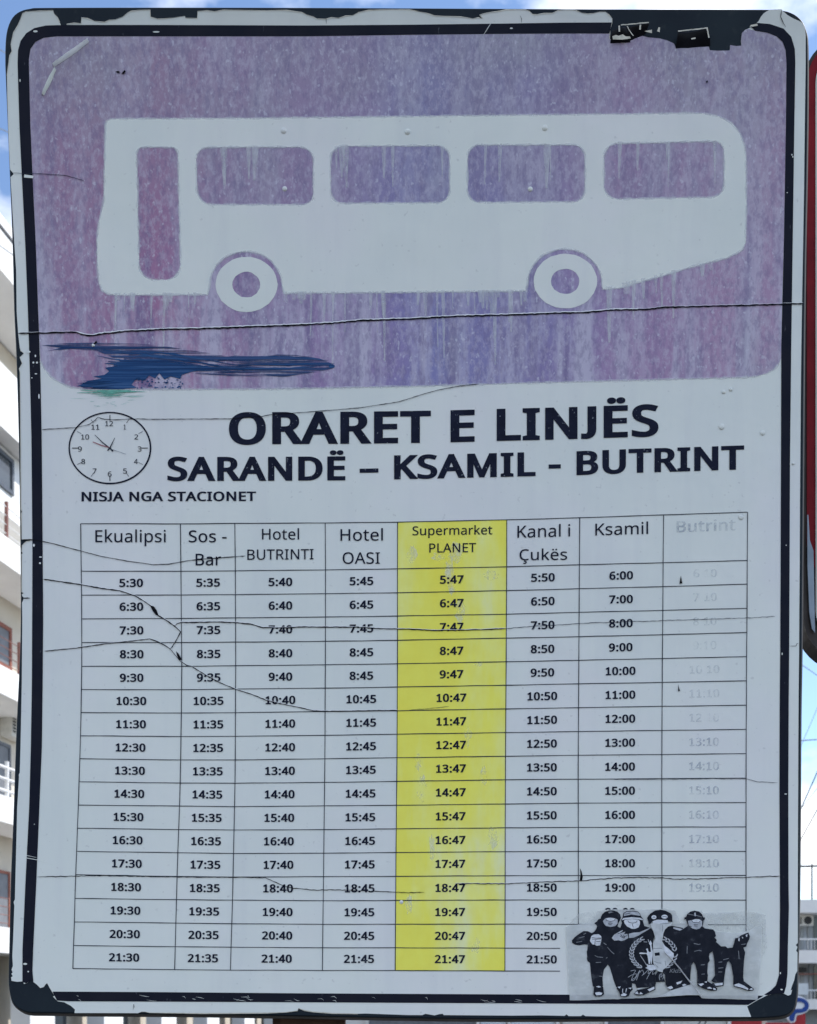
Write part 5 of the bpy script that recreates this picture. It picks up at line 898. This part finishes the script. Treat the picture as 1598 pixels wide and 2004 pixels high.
m = MB(); xp = pr(1860, 0)[0]; m.tube([(xp, YR + .062, 0), (xp, YR + .062, 2.3)], .03, 16); m.smooth = True; m.build('post', 'steel', red)

# ------------------------------------------------------------------ apartment building down the left side
M['plaster'] = plain('white_plaster', (.80, .80, .79), .85, .2, .05, 1.2)
M['beige'] = plain('beige_plaster', (.62, .57, .49), .85, .2, .08, 1.0)
M['shadebeige'] = plain('beige_soffit_paint', (.50, .45, .38), .85, .2, .08, 1.0)
M['glass'] = plain('dark_window_glass', (.045, .06, .075), .08, .6, .3, .4)
M['shutter'] = plain('grey_roller_shutter', (.17, .18, .20), .6, .3, .15, 4)
M['redframe'] = plain('red_brown_frame', (.26, .09, .06), .6, .3, .2, 6)
M['rail'] = plain('white_rail_paint', (.80, .80, .80), .5, .4, .05, 4)
M['redrail'] = plain('red_brown_rail', (.25, .12, .10), .6, .3, .2, 6)
M['frame'] = plain('grey_window_frame', (.09, .10, .12), .5, .4, .2, 4)
M['acwhite'] = plain('off_white_casing', (.62, .61, .57), .5, .4, .1, 8)
M['acdark'] = plain('dark_fan_grille', (.03, .03, .032), .5, .4, .3, 20)
BASE = Vector((-9.1, 28.0, 0)); DV = Vector((.1648, .9863, 0)); NV = Vector((.9863, -.1648, 0))
def fz(py, y=28.0): return EYE + (HY - py) * y / F
def fpt(s, z, o): return BASE + DV * s + NV * o + Vector((0, 0, z))
def fbox(m, s0, s1, z0, z1, o0, o1):
    v = [fpt(s, z, o) for z in (z0, z1) for s, o in ((s0, o0), (s1, o0), (s1, o1), (s0, o1))]
    return m.add(v, [(0, 3, 2, 1), (4, 5, 6, 7), (0, 1, 5, 4), (1, 2, 6, 5), (2, 3, 7, 6), (3, 0, 4, 7)])
def s_at(px, o):   # where along the facade a line of sight at column px meets the plane at offset o
    k = (px - CX) / F; b = BASE + NV * o
    return (k * b.y - b.x) / (DV.x - k * DV.y)
apt = empty('apartment_building', fpt(8, 0, -5), 'white apartment block with stacked balconies behind the left edge of the sign', 'building')
top = fz(575)
fbox(MB(), -14, 40, 0, top - .05, -11, -1.2).build('wall', 'beige', apt)
fbox(MB(), -14.2, 40.2, top + .001, top + .9, -11.2, .25).build('roof', 'plaster', apt)
fbox(MB(), -14.2, 40.2, top + .95, top + 1.1, -11.2, .30).build('roof_edge', 'rail', apt)
fbox(MB(), -14.2, 40.2, top + 1.15, top + 1.28, -11.2, .22).build('roof_edge', 'rail', apt)
for k, (a, b) in enumerate(((760, 850), (1055, 1110), (1310, 1365), (1560, 1612), (1815, 1865))):
    fbox(MB(), -14, 40, fz(b), fz(a), -1.195, 0).build('balcony', 'plaster', apt)
fbox(MB(), -14, 40, fz(760), fz(735), -1.19, -.06).build('moulding', 'plaster', apt); fbox(MB(), -14, 40, fz(733), fz(712), -1.19, -.16).build('moulding', 'rail', apt)
fbox(MB(), -14, 40, fz(985), fz(851), -1.19, -.45).build('parapet_wall', 'plaster', apt)
def window(s1, w, z0, z1, o, fm, gm_, t_=.08):
    m = MB(); s0 = s1 - w
    fbox(m, s0, s0 + t_, z0, z1, o, o + .05); fbox(m, s1 - t_, s1, z0, z1, o, o + .05); fbox(m, s0 + t_, s1 - t_, z0, z0 + t_, o, o + .05); fbox(m, s0 + t_, s1 - t_, z1 - t_, z1, o, o + .05)
    fr = m.build('window', fm, apt); fbox(MB(), s0 + t_, s1 - t_, z0 + t_, z1 - t_, o + .004, o + .02).build('pane', gm_, fr)
for i in range(4):
    ds = -3.6 * i if i < 3 else 6
    window(s_at(24, -.45) + ds, 1.5, fz(935), fz(862), -.449, 'frame', 'glass', .10)
    window(s_at(20, -1.2) + ds, 1.6, fz(1312, 30.4), fz(1228, 30.4), -1.199, 'redframe', 'shutter', .10)
    window(s_at(18, -1.2) + ds, 1.6, fz(1560, 30.4), fz(1458, 30.4), -1.199, 'frame', 'shutter', .08)
    window(s_at(17, -1.2) + ds, 1.8, fz(1822, 30.4), fz(1706, 30.4), -1.199, 'redframe', 'shutter', .07)
def railing(za, zb, bars, post_s, bm, pm_, r=.022):
    m = MB()
    for i in range(bars):
        z = za + (zb - za) * (i + .5) / bars; m.tube([fpt(-13.9, z, -.05), fpt(39.9, z, -.05)], r, 6)
    rl = m.build('railing', bm, apt); m = MB(); s = post_s - 12
    while s < 14: fbox(MB(), s - .03, s + .03, za, zb + .02, -.09, -.02).build('railing_post', pm_, rl); s += 1.5
railing(fz(1055), fz(985), 4, s_at(13, -.05), 'rail', 'redrail', .014)
railing(fz(1310), fz(1245), 4, s_at(38, -.05), 'redrail', 'redrail', .010)
railing(fz(1560), fz(1492), 3, s_at(14, -.05), 'rail', 'rail', .035)
railing(fz(1815), fz(1750), 4, s_at(30, -.05), 'redrail', 'redrail', .010)
# ground floor: pillars and dark openings
for i in range(9):
    s0 = 1.2 + i * 4.3; fbox(MB(), s0, s0 + 1.3, 0, fz(1866), -.6, -.1).build('pillar', 'plaster', apt)
for i in range(8):
    s0 = 2.9 + i * 4.3; fbox(MB(), s0, s0 + 2.4, .2, 2.4, -1.19, -1.1).build('shop_window', 'glass', apt)
# air conditioner on its wall
def air_con(name, c, ux, un, label, sc=1.0):
    e = empty(name, c, label, 'air conditioner', 'air conditioners on the balconies'); c = Vector(c); up = Vector((0, 0, 1))
    def bx(m, a0, a1, z0, z1, o0, o1):
        v = [c + ux * a + un * o + up * z for z in (z0, z1) for a, o in ((a0, o0), (a1, o0), (a1, o1), (a0, o1))]
        return m.add(v, [(0, 3, 2, 1), (4, 5, 6, 7), (0, 1, 5, 4), (1, 2, 6, 5), (2, 3, 7, 6), (3, 0, 4, 7)])
    w, h = .42 * sc, .58 * sc
    bx(MB(), -w, w, 0, h, 0, .3).build('casing', 'acwhite', e)
    m = MB(); k = 24; ctr = c + ux * (.12 * sc) + up * (h * .5) + un * .303
    m.add([ctr + (ux * math.cos(2 * math.pi * i / k) + up * math.sin(2 * math.pi * i / k)) * .22 * sc for i in range(k)], [tuple(range(k))]); m.build('fan_grille', 'acdark', e)
    m = MB()
    for i in range(5): bx(m, -.36 * sc, -.20 * sc, .10 + i * .08, .15 + i * .08, .301, .306)
    m.build('vent', 'acdark', e)
sA = s_at(16, -1.2); air_con('air_conditioner', fpt(sA, fz(1447, 30.4), -1.19), DV, NV, 'off white air conditioner on the beige balcony wall of the left building', 1.0)

# ------------------------------------------------------------------ pale building far down on the right
M['blueplaster'] = plain('pale_grey_plaster', (.50, .53, .56), .85, .2, .08, .6)
M['greycol'] = plain('grey_wall', (.33, .35, .36), .85, .2, .12, .5)
M['palebox'] = plain('pale_box', (.62, .68, .72), .5, .3, .1, 1)
YB = 70.0
def bx_px(m, x0, y0, x1, y1, yn, yf):
    a = ((x0 - CX) / F * yn, EYE + (HY - y1) / F * yn); b = ((x1 - CX) / F * yn, EYE + (HY - y0) / F * yn)
    return m.box((a[0], yn, max(0, a[1])), (b[0], yf, b[1]))
bal = empty('balcony_building', ((1680 - CX) / F * YB, YB + 6, 0), 'pale grey building with wide white balconies, seen below the red bordered sign', 'building')
bx_px(MB(), 1530, 1786, 1900, 2010, YB, YB + 12).build('wall', 'blueplaster', bal)
bx_px(MB(), 1522, 1760, 1910, 1785.5, YB - 2.2, YB + 12.2).build('balcony', 'plaster', bal)
bx_px(MB(), 1522, 1859, 1910, 1884, YB - 2.2, YB - .01).build('balcony', 'plaster', bal)
bx_px(MB(), 1522, 1955, 1910, 1975, YB - 2.2, YB - .01).build('balcony', 'plaster', bal)
for x0, x1, y0, y1, m_ in ((1580, 1584, 1787, 1858, 'greycol'), (1592, 1602, 1795, 1858, 'glass'), (1566, 1572, 1815, 1858, 'greycol'), (1583, 1588, 1886, 1954, 'greycol'), (1566, 1573, 1892, 1954, 'greycol'), (1592, 1604, 1890, 1954, 'glass'), (1630, 1660, 1800, 1858, 'glass'), (1630, 1660, 1892, 1954, 'glass'), (1540, 1556, 1800, 1858, 'glass')):
    bx_px(MB(), x0, y0, x1, y1, YB - .12, YB - .005).build('window' if m_ == 'glass' else 'wall_recess', m_, bal)
for ya, yb in ((1836, 1859), (1936, 1955)):
    m = MB(); z0 = EYE + (HY - ya) / F * (YB - 2.1)
    m.box(((1522 - CX) / F * YB, YB - 2.15, z0 - .08), ((1910 - CX) / F * YB, YB - 2.07, z0))
    rl = m.build('railing', 'rail', bal); m = MB()
    for i in range(36):
        x = (1556 - CX) / F * YB + i * .19; MB().box((x, YB - 2.125, z0 - .6), (x + .025, YB - 2.10, z0 - .081)).build('railing_bar', 'rail', rl)
bx_px(MB(), 1562, 1924, 1581, 1946, YB - 2.6, YB - 2.25).build('shop_board', 'palebox', bal)
bx_px(MB(), 1563, 1893, 1578, 1902, YB - .6, YB - .13).build('wall_box', 'acdark', bal)
bx_px(MB(), 1560, 1904, 1600, 1907, YB - .8, YB - .13).build('awning_bar', 'redrail', bal)
air_con('air_conditioner', ((1577 - CX) / F * (YB - 1), YB - .6, EYE + (HY - 1811) / F * (YB - 1)), Vector((1, 0, 0)), Vector((0, -1, 0)), 'grey air conditioner under the top balcony of the pale building on the right', 1.05)
mast = empty('roof_mast', ((1588 - CX) / F * 71, 71, EYE + (HY - 1760) / F * 71), 'thin dark pole with a crossbar on the roof of the pale right building', 'mast')
M['darkpole'] = plain('dark_pole', (.035, .035, .04), .6, .3, .2, 2)
def at(px, py, y): return Vector(((px - CX) / F * y, y, EYE + (HY - py) / F * y))
m = MB(); m.tube([at(1588, 1762, 71), at(1588, 1690, 71)], .05, 8); m.build('pole', 'darkpole', mast)
m = MB(); m.tube([at(1540, 1696, 70.9), at(1650, 1693, 70.9)], .06, 8); m.build('crossbar', 'darkpole', mast)

# ------------------------------------------------------------------ cables strung across the street on the right and left
M['cable'] = plain('black_cable', (.03, .03, .035), .6, .3, .2, 3)
M['palecable'] = plain('grey_cable', (.22, .24, .27), .6, .3, .2, 3)
CAB = [((1598, 1512), (1567.6, 1580), 24, .012, 'cable', 'dark steep overhead cable, upper of the two thick ones'), ((1598, 1543), (1571, 1577), 27, .008, 'palecable', 'pale thin overhead cable just below the upper dark one'),
       ((1598, 1585), (1567.6, 1640), 24, .012, 'cable', 'dark steep overhead cable, lower of the two thick ones'), ((1598, 1387), (1573, 1445), 30, .006, 'palecable', 'faint overhead cable against the blue patch of sky'),
       ((1598, 1447), (1567, 1449), 40, .018, 'palecable', 'grey overhead cable running level above the steep ones'), ((1598, 1641), (1569, 1689), 34, .008, 'palecable', 'faint overhead cable lowest of the steep ones, above the mast'),
       ((1598, 1321), (1573, 1304), 30, .010, 'palecable', 'grey overhead cable falling to the right below the red bordered sign')]
for a, b, y, r, mt, lb in CAB:
    A_, B_ = at(*a, y), at(*b, y); d = (A_ - B_).normalized(); ln = 9 if abs(d.z) > .5 else 14
    zmin = .1; back = min(ln, (B_.z - zmin) / d.z) if d.z > .05 else ln
    q0, q1 = B_ - d * back, A_ + d * ln
    m = MB(); m.tube([q0 + (q1 - q0) * i / 12 for i in range(13)], r, 6); c_ = m.build('overhead_cable', mt); tag(c_, lb, 'cable', 'cables over the street')
for (a, b, y, lb) in (((-60, 62), (40, 122), 26, 'thin grey cable crossing the clouds at the upper left'), ((-60, 226), (60, 278), 26, 'thin grey cable left of the sign beside the bus picture'), ((-60, 440), (70, 530), 26, 'thin grey cable just above the roof of the left building')):
    A_, B_ = at(*a, y), at(*b, y); d = (B_ - A_); m = MB(); m.tube([A_ - d * 3, A_, B_, B_ + d * 5], .010, 6); c_ = m.build('overhead_cable', 'palecable'); tag(c_, lb, 'cable', 'cables over the street')

# ------------------------------------------------------------------ P sign at the lower right
M['blue'] = plain('blue_sign_paint', (.006, .045, .24), .4, .4, .12, 8); M['white'] = plain('white_sign_paint', (.80, .80, .80), .45, .4, .05, 8); M['redb'] = plain('red_board_paint', (.42, .018, .028), .45, .4, .12, 8)
YP = 12.0
ps = empty('letter_sign', (at(1572, 0, YP).x, YP + .1, 0), 'blue letter P outlined in white on a red board', 'sign')
def psl(name, rings, y0, y1, mat):
    v, f = fill(rings, None); m = MB(); f = face_cam(v, f)
    m.add([(at(x, y, YP).x, y0, at(x, y, YP).z) for x, y in v], f); m.add([(at(x, y, YP).x, y1, at(x, y, YP).z) for x, y in v], [t_[::-1] for t_ in f])
    for r in rings:
        n_ = len(r); a = [(at(x, y, YP).x, y0, at(x, y, YP).z) for x, y in r]; m.add(a + [(x, y1, z) for x, _, z in a], [(i, (i + 1) % n_, n_ + (i + 1) % n_, n_ + i) for i in range(n_)])
    return m.build(name, mat, ps)
def pshape(g):
    o = [(1541 - g, 2001 + g), (1541 - g, 1940), (1547, 1955 - g)] if False else None
    return smooth([(1543 - g, 1994), (1543 - g, 1975), (1544 - g, 1957), (1550, 1952 - g), (1566, 1952.5 - g), (1577, 1958 - g * .5), (1581 + g, 1967), (1577 + g * .6, 1977 + g * .4), (1567, 1981.5 + g), (1556 + g, 1983 + g), (1553.5 + g, 1990), (1551.5 + g, 1997 + g * .5), (1546.5, 1998.5 + g)], 4)
psl('letter_outline', [pshape(3.2)], YP - .01, YP + .02, 'white')
psl('letter', [pshape(0), [(1553, 1961), (1564, 1960), (1572, 1963), (1573, 1969), (1567, 1973.5), (1553, 1974)]], YP - .02, YP - .0105, 'blue')
psl('board', [[(1557, 1984), (1577, 1983), (1577, 2024), (1500, 2024), (1500, 2001), (1556, 2001)]], YP + .025, YP + .05, 'redb')
xq = at(1567, 0, YP).x; MB().box((xq - .03, YP + .052, 0), (xq + .03, YP + .11, 1.34)).build('post', 'darkpole', ps)

# ------------------------------------------------------------------ low shop building closing the street behind the sign
shop = empty('shop_building', (0, 66, 0), 'low cream shop building far behind, seen as a strip under the sign', 'building')
bx_px(MB(), 440, 1800, 1500, 2030, 62, 74).build('wall', 'beige', shop)
for x0, x1, m_ in ((460, 560, 'shutter'), (660, 715, 'plaster'), (722, 930, 'shutter'), (940, 990, 'palebox'), (1000, 1085, 'palebox'), (1100, 1180, 'acwhite'), (1190, 1290, 'shutter'), (1300, 1420, 'acwhite'), (1430, 1490, 'redb')):
    bx_px(MB(), x0, 1890, x1, 2008, 61.8, 61.99).build('shop_front', m_, shop)
for x in (715, 932, 993, 1088, 1183, 1293, 1424): bx_px(MB(), x, 1880, x + 6, 2012, 61.6, 61.79).build('pillar', 'plaster', shop)
